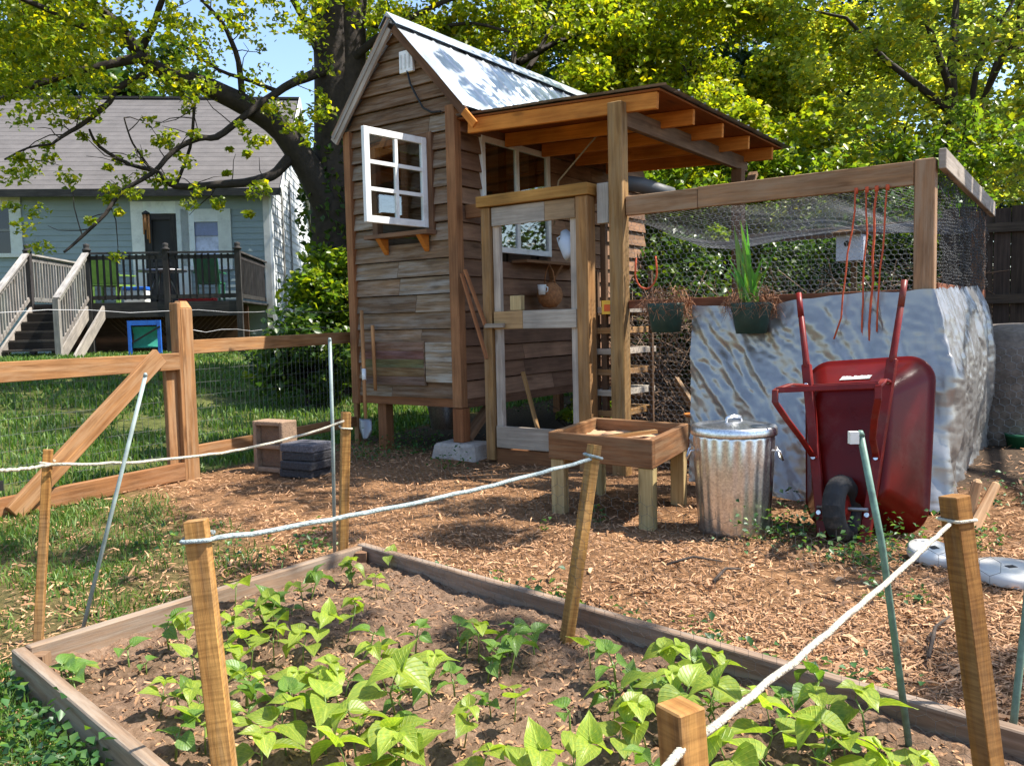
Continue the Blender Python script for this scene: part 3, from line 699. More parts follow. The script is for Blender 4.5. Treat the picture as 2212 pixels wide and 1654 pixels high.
m = sheet(.05, rz(.05) + .032, 1.90, rz(1.9) + .030, -.06, 2.72, 12, 4, .012); pb(m, 'roof_sheet', 'sheetm')
m = MB(); m.beam((1.52, .02, 2.575), (1.52, 2.50, 2.575), .05, .13); pb(m, 'beam', 'brownw', bev=.003)
m = MB(); m.box(1.465, 1.575, -.10, .0, -.05, 2.66, 2, (.95, 1, .95)); pb(m, 'post', 'pine', bev=.005)
m = MB(); m.box(1.475, 1.575, 2.25, 2.35, .0, 2.51, 2, (1, .9, .85)); pb(m, 'post', 'brownw', bev=.005)
m = MB(); m.beam((1.54, 2.33, 2.20), (1.54, 2.68, 2.52), .04, .08, (1, 0, 0)); pb(m, 'brace', 'brownw')

# ------------------------------------------------------------------ screen door and its frame
frame = thing('door_frame', 'tan timber frame around the tall screen door with a golden header board', 'door frame', SH.wl((.8, 0, 0)), SH.a)
FO = Vector((.8, 0, 0))
def fb(m, name, mat, par, bev=.003): m.v = [(a - FO.x, b - FO.y, c - FO.z) for a, b, c in m.v]; return m.build(name, M[mat], par, bev)
m = MB(); m.box(.30, .385, -.085, .005, .02, 2.035, 2); fb(m, 'jamb', 'pine', frame)
m = MB(); m.box(1.185, 1.285, -.095, .02, .0, 2.035, 2, (1.05, 1.0, .92)); fb(m, 'jamb', 'pine', frame)
m = MB(); m.box(.275, 1.30, -.115, .03, 2.04, 2.125, 0); fb(m, 'header', 'gold', frame)
m = MB(); m.box(.05, 1.46, .035, .075, 1.99, 2.10, 0, (.8, .75, .7)); fb(m, 'back_header', 'trim', frame)
m = MB(); m.box(1.33, 1.425, -.03, .03, 1.83, 2.12, 2); fb(m, 'packing_board', 'greyw', frame)
m = MB(); m.box(.386, 1.46, -.06, -.02, -.04, .115, 0, (.7, .62, .55)); fb(m, 'threshold', 'trim', frame)
m = MB(); m.box(1.305, 1.35, .05, .09, .0, 2.0, 2, (.5, .5, .5)); fb(m, 'rear_stud', 'brownw', frame)
door = thing('screen_door', 'tall screen door of grey boards standing in the tan timber frame', 'door', SH.wl((.8, 0, 0)), SH.a)
for x0, x1 in ((.392, .455), (1.112, 1.178)):
    m = MB(); m.box(x0, x1, -.055, -.012, .13, 2.03, 2, rt(.08)); fb(m, 'stile', 'greyw', door)
m = MB(); m.box(.40, .90, -.078, -.057, 1.885, 2.03, 0, (.95, .95, .95)); m.box(.902, 1.17, -.077, -.056, 1.885, 2.03, 0, (.8, .62, .42)); fb(m, 'top_rail', 'greyw', door)
m = MB(); m.box(.40, .68, -.077, -.056, 1.075, 1.215, 0, (.95, .68, .38)); m.box(.682, 1.17, -.078, -.057, 1.075, 1.215, 0, (.95, .95, .93)); fb(m, 'middle_rail', 'greyw', door)
m = MB(); m.box(.40, 1.17, -.078, -.057, .125, .30, 0, (.85, .8, .74)); fb(m, 'bottom_rail', 'greyw', door)
m = MB(); m.box(.33, .52, -.115, -.0875, 1.085, 1.12, 0, (.7, .65, .6)); fb(m, 'latch', 'greyw', door)

# ------------------------------------------------------------------ wire netting helper
def prisms(A, B, r):
    """triangular wires from segment ends A, B (n,3)"""
    d = B - A; d = d / (np.linalg.norm(d, axis=1)[:, None] + 1e-9); ref = np.where(np.abs(d[:, 2:3]) > .9, np.array([[1., 0, 0]]), np.array([[0, 0, 1.]]))
    e = np.cross(d, ref); e /= np.linalg.norm(e, axis=1)[:, None]; g = np.cross(d, e); V = []
    for base in (A, B):
        for k in range(3):
            a = 2 * PI * k / 3; V.append(base + (e * math.cos(a) + g * math.sin(a)) * r)
    V = np.stack(V, 1).reshape(-1, 3); b = (np.arange(len(A)) * 6)[:, None]
    return V, np.concatenate([b + np.array([[k, (k + 1) % 3, 3 + (k + 1) % 3, 3 + k]]) for k in range(3)], 0)
def hexseg(u0, u1, v0, v1, p):
    """hexagon net edges in (u,v)"""
    out = []; h = p * .5; w = p
    nv = int((v1 - v0) / (h * 1.5)) + 1; nu = int((u1 - u0) / w) + 1
    for j in range(nv):
        for i in range(nu):
            x = u0 + (i + (.5 if j & 1 else 0)) * w; z = v0 + j * h * 1.5
            for a, b in (((x, z), (x, z + h)), ((x, z + h), (x + w / 2, z + h * 1.5)), ((x, z + h), (x - w / 2, z + h * 1.5))):
                if all(u0 - .001 <= q[0] <= u1 + .001 and v0 - .001 <= q[1] <= v1 + .001 for q in (a, b)): out.append((a, b))
    return np.array(out)
def net(name, segs, fn, r, mat, par, tint=(1, 1, 1)):
    A = np.array([fn(*s[0]) for s in segs]); B = np.array([fn(*s[1]) for s in segs]); V, F = prisms(A, B, r)
    return npmesh(name, V, F, np.tile(np.array(tint), (len(F), 1)), M[mat], par)

# ------------------------------------------------------------------ chicken run
run = thing('chicken_run', 'chicken run of brown posts and beam with wire netting, right of the porch', 'chicken run', SH.wl((3.5, .0, 0)), SH.a)
RO = Vector((3.5, 0, 0))
def rb(m, name, mat, par=run, bev=.004): m.v = [(a - RO.x, b - RO.y, c - RO.z) for a, b, c in m.v]; return m.build(name, M[mat], par, bev)
ro = lambda x, y, z: (x - RO.x, y - RO.y, z - RO.z)
m = MB(); m.box(1.58, 2.12, -.06, -.02, 1.862, 1.998, 0, (1.05, 1, .95)); m.box(2.123, 3.452, -.06, -.02, 1.866, 2.004, 0, (1, .95, .9)); rb(m, 'front_beam', 'beam')
m = MB(); m.box(3.455, 3.565, -.062, .035, -.1, 2.01, 2, (1.08, 1.05, 1.05)); rb(m, 'post', 'beam', bev=.006)
m = MB(); m.box(3.46, 3.56, 2.30, 2.40, -.1, 1.93, 2); rb(m, 'post', 'brownw')
m = MB(); m.beam((3.60, -.05, 2.0), (3.60, 2.45, 1.95), .04, .115, tint=(.85, .82, .8)); rb(m, 'side_beam', 'greyw')
m = MB(); m.beam((1.58, 2.38, 1.86), (3.5, 2.38, 1.86), .04, .09); rb(m, 'back_beam', 'brownw')
m = MB(); m.box(1.58, 3.452, -.035, .0, 1.205, 1.265, 0, (1.0, .6, .5)); rb(m, 'middle_rail', 'brownw')
m = MB(); m.box(3.54, 3.575, .04, 2.3, 1.24, 1.30, 1, (1.0, .6, .5)); rb(m, 'middle_rail', 'brownw')
jig = lambda a, b, s=.006: s * noise.noise(Vector((a * 5, b * 5, 0)))
net('wire_netting', hexseg(1.58, 3.46, 1.26, 1.87, .042), lambda a, b: ro(a, -.012 + jig(a, b, .02), b), .0011, 'wire', run)
net('wire_netting', hexseg(1.58, 2.1, .05, 1.21, .042), lambda a, b: ro(a, -.012 + jig(a, b, .02), b), .0008, 'wire', run)
net('wire_netting', hexseg(.04, 2.3, 1.28, 1.95, .028), lambda a, b: ro(3.57 + jig(a * 2, b * 2, .05), a, b), .0015, 'wired', run, (.6, .6, .6))
net('wire_netting', hexseg(1.58, 3.5, .4, 1.85, .05), lambda a, b: ro(a, 2.36, b), .001, 'wire', run)
def roofnet(a, b):
    sg = math.sin(PI * min(1, max(0, (b) / 2.35))) * (.13 + .05 * math.sin(a * 4.2)) + .05 * noise.noise(Vector((a * 2.2, b * 1.6, 3)))
    return ro(a, b, 1.875 - sg)
net('roof_netting', hexseg(1.58, 3.55, .0, 2.36, .034), roofnet, .0013, 'wire', run, (.8, .8, .82))

# ------------------------------------------------------------------ silver tarp
FL = 1.48; SDL = 1.9
def tarpf(a, t):
    s = a * (FL + SDL); c = FL
    ang = sst(s, c - .16, c + .16) * PI / 2
    if s < c: x, y = 2.09 + s, -.075
    else: x, y = 2.09 + FL, -.075 + (s - c)
    ox, oy = math.sin(ang), -math.cos(ang)
    z0 = 1.215 + .05 * (s / c if s < c else 1) + .03 * max(0, (s - c)) - .03 * math.sin(min(1, s / .9) * PI) + .02 * noise.noise(Vector((s * 5, 0, 2)))
    zb = .02 + (.10 * max(0, (s - c) / SDL))
    z = z0 + (zb - z0) * t
    k = min(1, s / .55)
    bul = (.05 + .24 * k) * t ** 1.4 if s < c else (.07 * math.sin(PI * min(1, t * 1.15)) + .04 * t + .12 * (1 - sst(s, c - .1, c + .35)) * t ** 1.5)
    # folds fall from the top corner, crinkles everywhere
    q = s * .95 - (1 - t) * .0; r_ = s * .80 + t * -.75
    rg = lambda a, b, c_: 1 - 2.3 * abs(noise.noise(Vector((a, b, c_))))
    ac, al = s * .83 - t * .62 * (1 - .8 * sst(s, c - .5, c)), s * .5 + t * .9
    w = .024 * rg(ac * 4.6, al * .9, 0) * min(1, t * 2.2 + .2) + .011 * rg(ac * 11, al * 2.2, 4) + .007 * rg(ac * 24 + noise.noise(Vector((s * 4, t * 4, 2))), al * 7, 7)
    w += .007 * noise.noise(Vector((s * 6, t * 6, 9))) + .005 * rg(s * 30 + t * 9, t * 22 - s * 8, 3)
    w *= 1.25 if s < c else 1.5
    w *= min(1, t * 6 + .25)
    bul += w
    return Vector((x + ox * bul, y + oy * bul, z - .03 * (noise.noise(Vector((s * 4, 1, 1))) if t > .97 else 0)))
m = MB(); m.grid(tarpf, 210, 90); m.v = [(a - 2.8, b + .1, c) for a, b, c in m.v]
tp = m.build('tarp', M['tarp']); tp.location = SH.wl((2.8, -.1, 0)); tp.rotation_euler = (0, 0, SH.a)
tag(tp, 'crinkled silver tarp hung over the lower half of the chicken run', 'tarp')

# hanging pots on the run
def pot(name, label, x, z, withplant):
    o = SH.wl((x, -.20, z)); t = thing(name, label, 'hanging pot', o, SH.a, 'green pots hung on the chicken run')
    m = MB(); m.lathe([(.0, -.18), (.095, -.18), (.118, -.05), (.13, .0), (.13, .015), (.118, .015), (.112, -.02), (0, -.02)], n=24); m.build('pot', M['potg'], t)
    n = 480; th = RNG.uniform(0, 2 * PI, n); rr = .05 + .13 * np.sqrt(RNG.random(n)); P0 = np.stack([rr * np.cos(th), rr * np.sin(th) * .8, .03 + RNG.uniform(-.05, .07, n) - (rr - .1) * .9], 1)
    V, F, T = flecks(P0, RNG.uniform(.06, .17, n), RNG.uniform(.0016, .0042, n), th + PI / 2 + RNG.normal(0, .8, n), RNG.normal(-.2, .5, n), np.array([(1, 1, 1)]) * RNG.uniform(.5, 1.7, (n, 1)), .5)
    npmesh('straw_liner', V, F, T, M['straw'], t)
    m = MB(); m.tube([(0, .10, .0), (0, .15, .10), (0, .17, .06)], .004, 5); m.build('hook', M['wired'], t)
    if withplant:
        n = 22; m = MB()
        for k in range(n):
            b = Vector((random.gauss(0, .035) - .02, random.gauss(0, .03), .02)); tp_ = b + Vector((random.gauss(.01, .11), random.gauss(0, .08), random.uniform(.22, .54))); md = b.lerp(tp_, .55) + Vector((0, 0, .03)); w = .011
            a = random.uniform(0, PI); e = Vector((math.cos(a), math.sin(a), 0)) * w; bi = len(m.v); g = random.uniform(.7, 1.3); tn = (g, g, g * .9) if random.random() > .2 else (g * 1.6, g * .9, g * .7)
            m.v.extend([tuple(q) for q in (b - e * .7, b + e * .7, md + e, md - e, tp_)]); m.face([bi, bi + 1, bi + 2, bi + 3], [(0, 0)] * 4, tn); m.face([bi + 3, bi + 2, bi + 4], [(0, 0)] * 3, tn)
        m.build('leaves', M['lily'], t)
    return t
pot('hanging_pot', 'dark green hanging pot with upright grassy leaves above the silver tarp', 2.54, 1.20, True)
pot('hanging_pot', 'dark green hanging pot of dry straw without a plant, at the tarp edge', 1.95, 1.215, False)
# red strings
sl = ['slanting red cord hanging furthest from the end post of the run', 'straight thin red cord hanging in the middle of the bunch', 'thicker twisted red cord hanging beside the thin straight one', 'red cord hanging closest to the end post of the chicken run']
for k, (x0, x1, z1) in enumerate(((3.14, 3.06, .98), (3.20, 3.19, .92), (3.255, 3.235, .92), (3.315, 3.27, 1.02))):
    m = MB(); b0 = Vector((x0, -.075, 1.872)); b1 = Vector((x1, -.13 - .05 * (k == 0), z1)); pts = [b0.lerp(b1, i / 7) + Vector((random.gauss(0, .006), random.gauss(0, .006), 0)) for i in range(8)]
    m.tube(pts, .0075 if k == 2 else .0055, 5); m.tube([b0 + Vector((0, 0, .01)), b0 - Vector((0, 0, .025))], .012, 6)
    m.v = [(a - x0, b - b0.y, c - 1.872) for a, b, c in m.v]; o = m.build('red_string', M['orange']); o.location = SH.wl((x0, b0.y, 1.872)); o.rotation_euler = (0, 0, SH.a); tag(o, sl[k], 'cord', 'red cords hanging from the run beam')
m = MB(); pts = []
for k in range(15):
    a = PI * (1.15 - 1.3 * k / 14) ; pts.append((.085 * math.cos(a + PI) , 0, -.12 * math.sin(a) + (.05 if k in (0, 14) else 0)))
m.tube(pts, .007, 6); o = m.build('red_hose', M['orange']); o.location = SH.wl((1.72, -.03, 1.46)); o.rotation_euler = (0, 0, SH.a); tag(o, 'short loop of red tubing hooked on the wire netting beside the porch post', 'hose')
# bird box
bx = thing('bird_box', 'pale wooden bird box with a round hole inside the chicken run', 'bird box', SH.wl((2.78, 1.3, 1.53)), SH.a)
m = MB(); m.box(-.09, .09, -.08, .08, 0, .20, 2); m.build('box_body', M['bluew'], bx, .004)
m = MB(); m.beam((0, -.13, .205), (0, .11, .245), .22, .02); m.build('box_roof', M['brownw'], bx)
m = MB(); m.tube([(-.01, -.085, .13), (-.01, -.079, .13)], .022, 12); m.build('entry_hole', M['black'], bx)
m = MB(); m.box(-.02, .02, .081, .11, -1.2, .2, 2); m.build('mounting_pole', M['brownw'], bx)

# ------------------------------------------------------------------ small things round the shed
g0 = G(1000, 994)
m = MB(); bl = Vector((.02, .02, 0)); 
def blk(x0, x1, y0, y1, z0, z1, tp):
    m.hexa([(x0 if not i & 1 else x1, y0 if not i & 2 else y1, z0) if not i & 4 else ((x0 + tp if not i & 1 else x1 - tp), (y0 + tp if not i & 2 else y1 - tp), z1) for i in range(8)], 0, (1, 1, 1))
blk(-.24, .22, -.19, .16, -.06, .135, .035); o = m.build('footing_stone', M['concrete'], None, .02); o.location = SH.wl((0, 0, 0)); o.rotation_euler = (0, 0, SH.a + .12); tag(o, 'rough grey concrete footing block under the shed corner post', 'concrete block')
p = SH.wl((-.34, .17, .09)); t = thing('metal_pail', 'dented galvanised pail lying in the dark under the shed floor', 'pail', p, .3)
m = MB(); m.lathe([(0, .12), (.125, .12), (.16, .34), (.168, .345), (.165, .35), (.15, .335), (.118, .135), (0, .135)], n=28); m.build('pail_body', M['galv'], t)
m = MB(); m.tube([(.165 * math.cos(a), .165 * math.sin(a) * .5 - .09 * math.sin(a), .34 - .1 * math.sin(a)) for a in np.linspace(0, PI, 12)], .004, 5); m.build('bail_handle', M['wire'], t)
m = MB(); blk(-.19, .19, -.16, .16, -.15, .118, .05); o = solo('stone', m, M['concrete'], 'pale stone lying under the pail beneath the shed', 'stone', tuple(p), bevel=.03)
for (x, y, l) in ((.36, 1.15, 'small bright green plant growing behind the lower half of the screen door'), (.75, 1.35, 'second small green plant behind the screen door, close to the right jamb')):
    q = SH.wl((x, y, 0)); tree('small_plant', l, 'plant', tuple(q), 0, .26, (.13, .13, .16), 10, 26, .06, 'leafB', 'plants behind the screen door', tr=.008, clr=.07)
m = MB(); a = SH.fp(1352, 396, .25); b = SH.fp(1452, 420, .55); m.tube([a, a.lerp(b, .3) + Vector((0, 0, .012)), a.lerp(b, .7), b], [.055, .06, .058, .05], 14, (1, 1, 1)); ra = Vector(a); m.v = [(x - ra.x, y - ra.y, z - ra.z) for x, y, z in m.v]; o = m.build('netting_roll', M['wired']); o.location = SH.wl(a); o.rotation_euler = (0, 0, SH.a); tag(o, 'dark roll of netting lying on the run beam beside the porch post', 'roll')
# tools leaning on the shed's far corner
def tool(name, label, cat, a, b, r, blade, group=None):
    a = Vector(a); b = Vector(b); loc = SH.wl(b); t = thing(name, label, cat, loc, SH.a, group); m = MB(); d = (a - b)
    m.tube([d * k for k in (0, .3, .6, 1)], [r * .9, r, r * 1.05, r], 8); m.build('handle', M['handle'], t)
    if blade:
        m = MB(); m.tube([d * .36, d * .46], [r * 1.18, r * 1.18], 8, (1, 1, 1)); m.build('tape_band', M['white'], t)
        m = MB(); dn = -d.normalized(); sd = Vector((1, 0, 0)); 
        def f(u, v): return dn * (v * .19 - .02) + sd * ((u - .5) * .15 * (1 if v < .55 else 1 - (v - .55) * 1.5)) + Vector((0, -1, 0)) * (.03 * (1 - (2 * u - 1) ** 2))
        m.grid(f, 6, 8); o = m.build('blade', M['steel'], t); q = o.modifiers.new('s', 'SOLIDIFY'); q.thickness = .004
tool('shovel', 'shovel with an orange brown handle and white band leaning on the shed corner', 'shovel', (-1.06, -.10, 1.26), (-.80, -.35, .31), .016, True)
tool('tool_handle', 'short wooden tool handle standing behind the shovel by the shed', 'tool handle', (-.93, -.10, 1.13), (-.90, -.12, .55), .016, False)
g_ = 'wooden sticks leaning beside the screen door'
for k, (a, b, l) in enumerate((((.10, -.10, 1.53), (.30, -.13, 1.02), 'wooden stick leaning on the jamb, the lower and longer of two'), ((.13, -.09, 1.56), (.31, -.105, 1.17), 'wooden stick leaning on the jamb, the upper and shorter of two'))):
    m = MB(); d = Vector(b) - Vector(a); m.beam(Vector(a), Vector(b) + d * (.15 if k else .35), .025, .02, tint=(1.1, .9, .8)); q = SH.wl(b); m.v = [(x - b[0], y - b[1], z - b[2]) for x, y, z in m.v]; o = m.build('stick', M['trim']); o.location = q; o.rotation_euler = (0, 0, SH.a); tag(o, l, 'stick', g_)
# things seen through the screen door
p = SH.wl((.20, 1.06, 1.25)); t = thing('hanging_basket', 'round brown woven basket hanging below the shelf inside the porch', 'basket', p, SH.a)
m = MB(); m.lathe([(.0, .0), (.06, .01), (.105, .06), (.12, .12), (.105, .18), (.06, .225), (.045, .235), (.03, .22)], n=22); m.build('basket_body', M['basket'], t)
m = MB(); m.tube([(-.06, 0, .22), (-.04, 0, .33), (0, 0, .40), (.04, 0, .33), (.06, 0, .22)], .006, 6); m.build('basket_handle', M['basket'], t)
p = SH.wl((.22, .90, 1.37)); t = thing('white_cup', 'small white cup beside the brown basket inside the porch', 'cup', p, SH.a)
m = MB(); m.lathe([(0, 0), (.03, 0), (.04, .09), (.036, .09), (.028, .01), (0, .01)], n=18); m.build('cup_body', M['white'], t); m = MB(); m.tube([(.038, 0, .075), (.065, 0, .06), (.06, 0, .03), (.034, 0, .02)], .006, 6); m.build('cup_handle', M['white'], t)
m = MB(); m.box(.56, .665, -.075, -.02, 1.218, 1.335, 2); q = SH.wl((.61, -.05, 1.218)); m.v = [(a - .61, b + .05, c - 1.218) for a, b, c in m.v]; o = m.build('wood_block', M['legw'], None, .004); o.location = q; o.rotation_euler = (0, 0, SH.a); tag(o, 'small pale wood block standing on the middle rail of the screen door', 'wood block')
p = SH.wl((1.05, .04, 1.70)); t = thing('plastic_jug', 'pale blue grey plastic jug hanging tilted inside the door', 'jug', p, SH.a); t.rotation_euler = (0, R(-24), SH.a)
m = MB(); m.lathe([(0, -.10), (.07, -.10), (.08, -.07), (.08, .04), (.04, .09), (.028, .12), (.02, .12)], n=20); m.build('jug_body', M['bluew'], t); m = MB(); m.tube([(-.03, 0, .1), (-.075, 0, .10), (-.085, 0, .03)], .008, 6); m.build('jug_handle', M['bluew'], t)
p = SH.wl((.62, .12, .04)); t = thing('lath', 'thin tan lath leaning behind the lower half of the screen door', 'lath', p, SH.a); m = MB(); m.beam((.10, 0, .05), (-.12, .05, .68), .03, .02); m.build('lath_body', M['pine'], t)
for k in range(7):
    z = .25 + k * .155; p = SH.wl((1.36 + random.uniform(-.02, .02), .32, z)); m = MB(); m.box(-.10, .10, -.28, .28, 0, .045, 1, rt(.3)); o = m.build('offcut_board', M['pine'] if k % 2 else M['greyw'], None, .003); o.location = p; o.rotation_euler = (0, 0, SH.a + random.uniform(-.1, .1)); tag(o, 'short offcut board on the rack behind the door jamb', 'board', 'offcut boards racked behind the door jamb')
rk = thing('board_rack', 'dark narrow rack holding offcut boards between door and porch post', 'rack', SH.wl((1.36, .32, 0)), SH.a)
for x in (-.125, .125):
    for y in (-.2, .2): m = MB(); m.box(x - .015, x + .015, y - .015, y + .015, 0, 1.5, 2, (.6, .6, .6)); m.build('upright', M['brownw'], rk)
for k in range(7): m = MB(); m.box(-.139, .139, -.012, .012, .225 + k * .155, .247 + k * .155, 0, (.6, .6, .6)); m.build('crossbar', M['brownw'], rk)
m = MB(); m.box(-.05, .05, -.004, .004, 0, .10, 2); m.box(-.03, .02, -.006, -.0042, .02, .07, 2, (1, .25, .2)); o = m.build('yellow_tag', plain('yellow', (.65, .38, .03), .5)); o.location = SH.wl((1.405, -.02, 1.17)); o.rotation_euler = (0, 0, SH.a); tag(o, 'small yellow and red tag fixed between the door jamb and porch post', 'tag')
p = SH.wl((1.90, .55, 0)); p.z = .22; t = thing('metal_pan', 'shiny round metal pan with an orange rim on bricks behind the planter table', 'pan', p, 0)
m = MB(); m.lathe([(0, 0), (.125, 0), (.135, .16), (.14, .165)], n=28); m.build('pan_body', M['galv'], t); m = MB(); m.lathe([(.128, .166), (.148, .166), (.15, .18), (.13, .182), (.128, .166)], n=28); m.build('pan_rim', M['rafter'], t)
m = MB()
for a in range(2):
    for b in range(2): m.box(-.11 + a * .112, .0 + a * .112, -.11 + b * .112, .0 + b * .112, -.25, -.004, 0, (1, .8, .7))
o = solo('brick_stack', off(m, (0, 0, 0)), M['terra'], 'low stack of reddish bricks under the metal pan', 'bricks', (0, 0, 0)); o.location = p
p = SH.wl((1.72, .55, 0)); t = thing('leaning_plank', 'brown plank leaning beside the metal pan behind the planter', 'plank', p, SH.a); m = MB(); m.beam((.2, .0, .30), (-.20, .35, .62), .03, .07); m.build('plank_body', M['beam'], t)
# ------------------------------------------------------------------ wheelbarrow standing on its nose
wc = (G(1872, 1178) + G(1772, 1165)) / 2; WA = -R(41)
wb = thing('wheelbarrow', 'dark red steel wheelbarrow stood on its nose against the silver tarp', 'wheelbarrow', wc, WA); wb.rotation_euler = (0, R(-4.5), WA)
le = math.atan2(.36, 1.27); E_ = Vector((0, math.sin(le), math.cos(le))); N_ = Vector((0, math.cos(le), -math.sin(le)))   # along the rails / away from the viewer
def wp(x, s, n): return Vector((x, 0, 0)) + E_ * s + N_ * n
def rrect(hw, hl, r, cs, n, k=10):
    out = []
    for cx, cy, a0 in ((1, 1, 0), (-1, 1, PI / 2), (-1, -1, PI), (1, -1, 1.5 * PI)):
        for i in range(k + 1):
            a = a0 + PI / 2 * i / k; q_ = cs + cy * (hl - r) + r * math.sin(a); out.append(wp((cx * (hw - r) + r * math.cos(a)) * (1 - .09 * sst(.62 - q_, 0, .55)), q_, n))
    return out
rings = [rrect(.15, .25, .05, .50, .034), rrect(.185, .285, .07, .505, .036), rrect(.20, .302, .08, .508, .046), rrect(.210, .312, .085, .512, .07), rrect(.312, .425, .115, .535, .25), rrect(.325, .45, .13, .54, .285), rrect(.338, .463, .14, .54, .287), rrect(.341, .466, .142, .54, .298), rrect(.335, .46, .138, .54, .303), rrect(.318, .443, .125, .54, .295), rrect(.205, .30, .12, .515, .092), rrect(.17, .26, .10, .505, .048)]
m = MB(); n = len(rings[0])
for r_ in rings: m.v.extend([tuple(p) for p in r_])
for j in range(len(rings) - 1):
    for i in range(n): k = (i + 1) % n; m.face([j * n + i, j * n + k, (j + 1) * n + k, (j + 1) * n + i], [(0, 0)] * 4, (1, 1, 1), True)
m.face(list(range(n))[::-1], [(0, 0)] * n, (1, 1, 1)); m.face([(len(rings) - 1) * n + i for i in range(n)], [(0, 0)] * n, (1, 1, 1))
tray = m.build('tray', M['red'], wb)
# pale scuffed lettering strip on the tray's end : an illegible white word
m = MB()
for (x0, w_, h_) in ((-.075, .014, .020), (-.058, .012, .020), (-.043, .014, .018), (-.026, .010, .012), (-.014, .013, .020), (.002, .014, .016), (.018, .012, .020), (.033, .016, .018), (.052, .012, .020), (.066, .011, .018)):
    s0 = .855; sl_ = .18 / .136; nn = lambda s: .07 + (s - .824) * sl_ - .007
    ks = .003
    q = [wp(x0, s0, nn(s0)), wp(x0 + w_, s0, nn(s0)), wp(x0 + w_ + ks, s0 + h_, nn(s0 + h_)), wp(x0 + ks, s0 + h_, nn(s0 + h_))]; m.prism(q, N_ * -.0015)
q = [wp(-.078, .848, nn(.848)), wp(.078, .848, nn(.848)), wp(.080, .853, nn(.853)), wp(-.076, .853, nn(.853))]; m.prism(q, N_ * -.0015); m.build('lettering', M['whiteh'], tray)
for sg in (-1, 1):
    m = MB(); m.beam(wp(sg * .10, .0, .0), wp(sg * .218, .92, .0), .048, .034, N_, tint=(1, 1, 1)); m.tube([wp(sg * .216, .90, .0), wp(sg * .222, .95, .0), wp(sg * .255, 1.19, -.005)], [.021, .018, .016], 10); m.build('handle', M['redrail'], wb, .004)
    m = MB(); m.tube([wp(sg * .255, 1.185, -.005), wp(sg * .272, 1.32, -.008)], [.0165, .0155], 10); m.build('grip', M['redrail'], wb)
    a = wp(sg * .205, .80, -.02); b = wp(sg * .25, .735, -.285); c = wp(sg * .25, .66, -.30); d = wp(sg * .175, .50, -.14); e = wp(sg * .155, .42, -.02)
    pts = [a, a.lerp(b, .55) + E_ * .012, b - N_ * -.02, b + N_ * -.018 - E_ * .02, c, c.lerp(d, .5) - N_ * .012, d, e]
    m = MB()
    for p, q in zip(pts, pts[1:]): m.beam(p, q + (q - p).normalized() * .006, .013, .032, (1, 0, 0), (1, 1, 1))
    lg = m.build('leg', M['redrail'], wb, .003)
    m = MB()
    for p in (wp(sg * .205, .80, -.024), wp(sg * .155, .42, -.024), wp(sg * .118, .14, -.024)): m.tube([p, p - N_ * .008], .012, 8)
    m.build('bolt', M['galv'], wb)
m = MB(); m.beam(wp(-.25, .722, -.292), wp(.25, .722, -.292), .028, .010, N_, (1, 1, 1)); m.build('crossbar', M['redrail'], wb, .002)
m = MB(); m.beam(wp(-.20, .80, .012), wp(.20, .80, .012), .02, .03, N_, (1, 1, 1)); m.build('crossbar', M['redrail'], wb, .002)
wh = MB(); c0 = wp(0, .165, -.03); prof = []
for i in range(25):
    a = 2 * PI * i / 24; prof.append((.118 + .046 * math.sin(a), .054 * math.cos(a)))
nseg = 36; base = len(wh.v)
def wheelring(mb, prof, tint=(1, 1, 1), tread=False):
    b = len(mb.v); mm = len(prof)
    for j in range(nseg):
        a = 2 * PI * j / nseg
        for (r, x) in prof:
            rr = r + (.004 if tread and r > .15 and j % 2 else 0); mb.v.append(tuple(c0 + (Vector((x, 0, 0)) + (E_ * math.cos(a) + N_ * math.sin(a)) * rr)))
    for j in range(nseg):
        j2 = (j + 1) % nseg
        for i in range(mm - 1): mb.face([b + j * mm + i, b + j * mm + i + 1, b + j2 * mm + i + 1, b + j2 * mm + i], [(0, 0)] * 4, tint, not tread)
wheelring(wh, prof, tread=True); 
axle = MB(); axle.tube([c0 + Vector((-.125, 0, 0)), c0 + Vector((.125, 0, 0))], .010, 8); wheel = axle.build('wheel', M['steel'], wb)
wh.build('tyre', M['rubber'], wheel)
rim = MB(); wheelring(rim, [(.0, -.03), (.03, -.035), (.06, -.012), (.085, -.02), (.09, -.03), (.085, .03), (.085, .02), (.06, .012), (.03, .035), (.0, .03)]); rim.build('rim', M['redrail'], wheel)

# ------------------------------------------------------------------ galvanised can
cp = G(1585, 1148); can = thing('garbage_can', 'galvanised ribbed metal garbage can with its lid on, beside the wheelbarrow', 'garbage can', cp, .4)
ribs = lambda a, z: 1 + (.022 * (abs(((a * 22 / (2 * PI)) % 1) - .5) * 2 > .45) if .05 < z < .50 else 0)
m = MB(); m.lathe([(.0, .012), (.175, .012), (.178, .0), (.181, .0), (.180, .03), (.181, .052), (.1815, .06), (.190, .2), (.198, .35), (.204, .495), (.205, .505), (.206, .545), (.198, .545), (.196, .5), (0, .49)], n=132, rmod=ribs); m.build('can_body', M['galv'], can)
m = MB(); m.lathe([(.213, .525), (.219, .520), (.221, .528), (.219, .556), (.212, .566), (.19, .570), (.175, .562), (.15, .566), (.08, .582), (0, .587)], n=64); ld = m.build('lid', M['galv'], can)
m = MB(); m.tube([(-.05, 0, .58), (-.045, 0, .605), (0, 0, .613), (.045, 0, .605), (.05, 0, .58)], .0085, 8); m.build('lid_handle', M['galv'], ld)
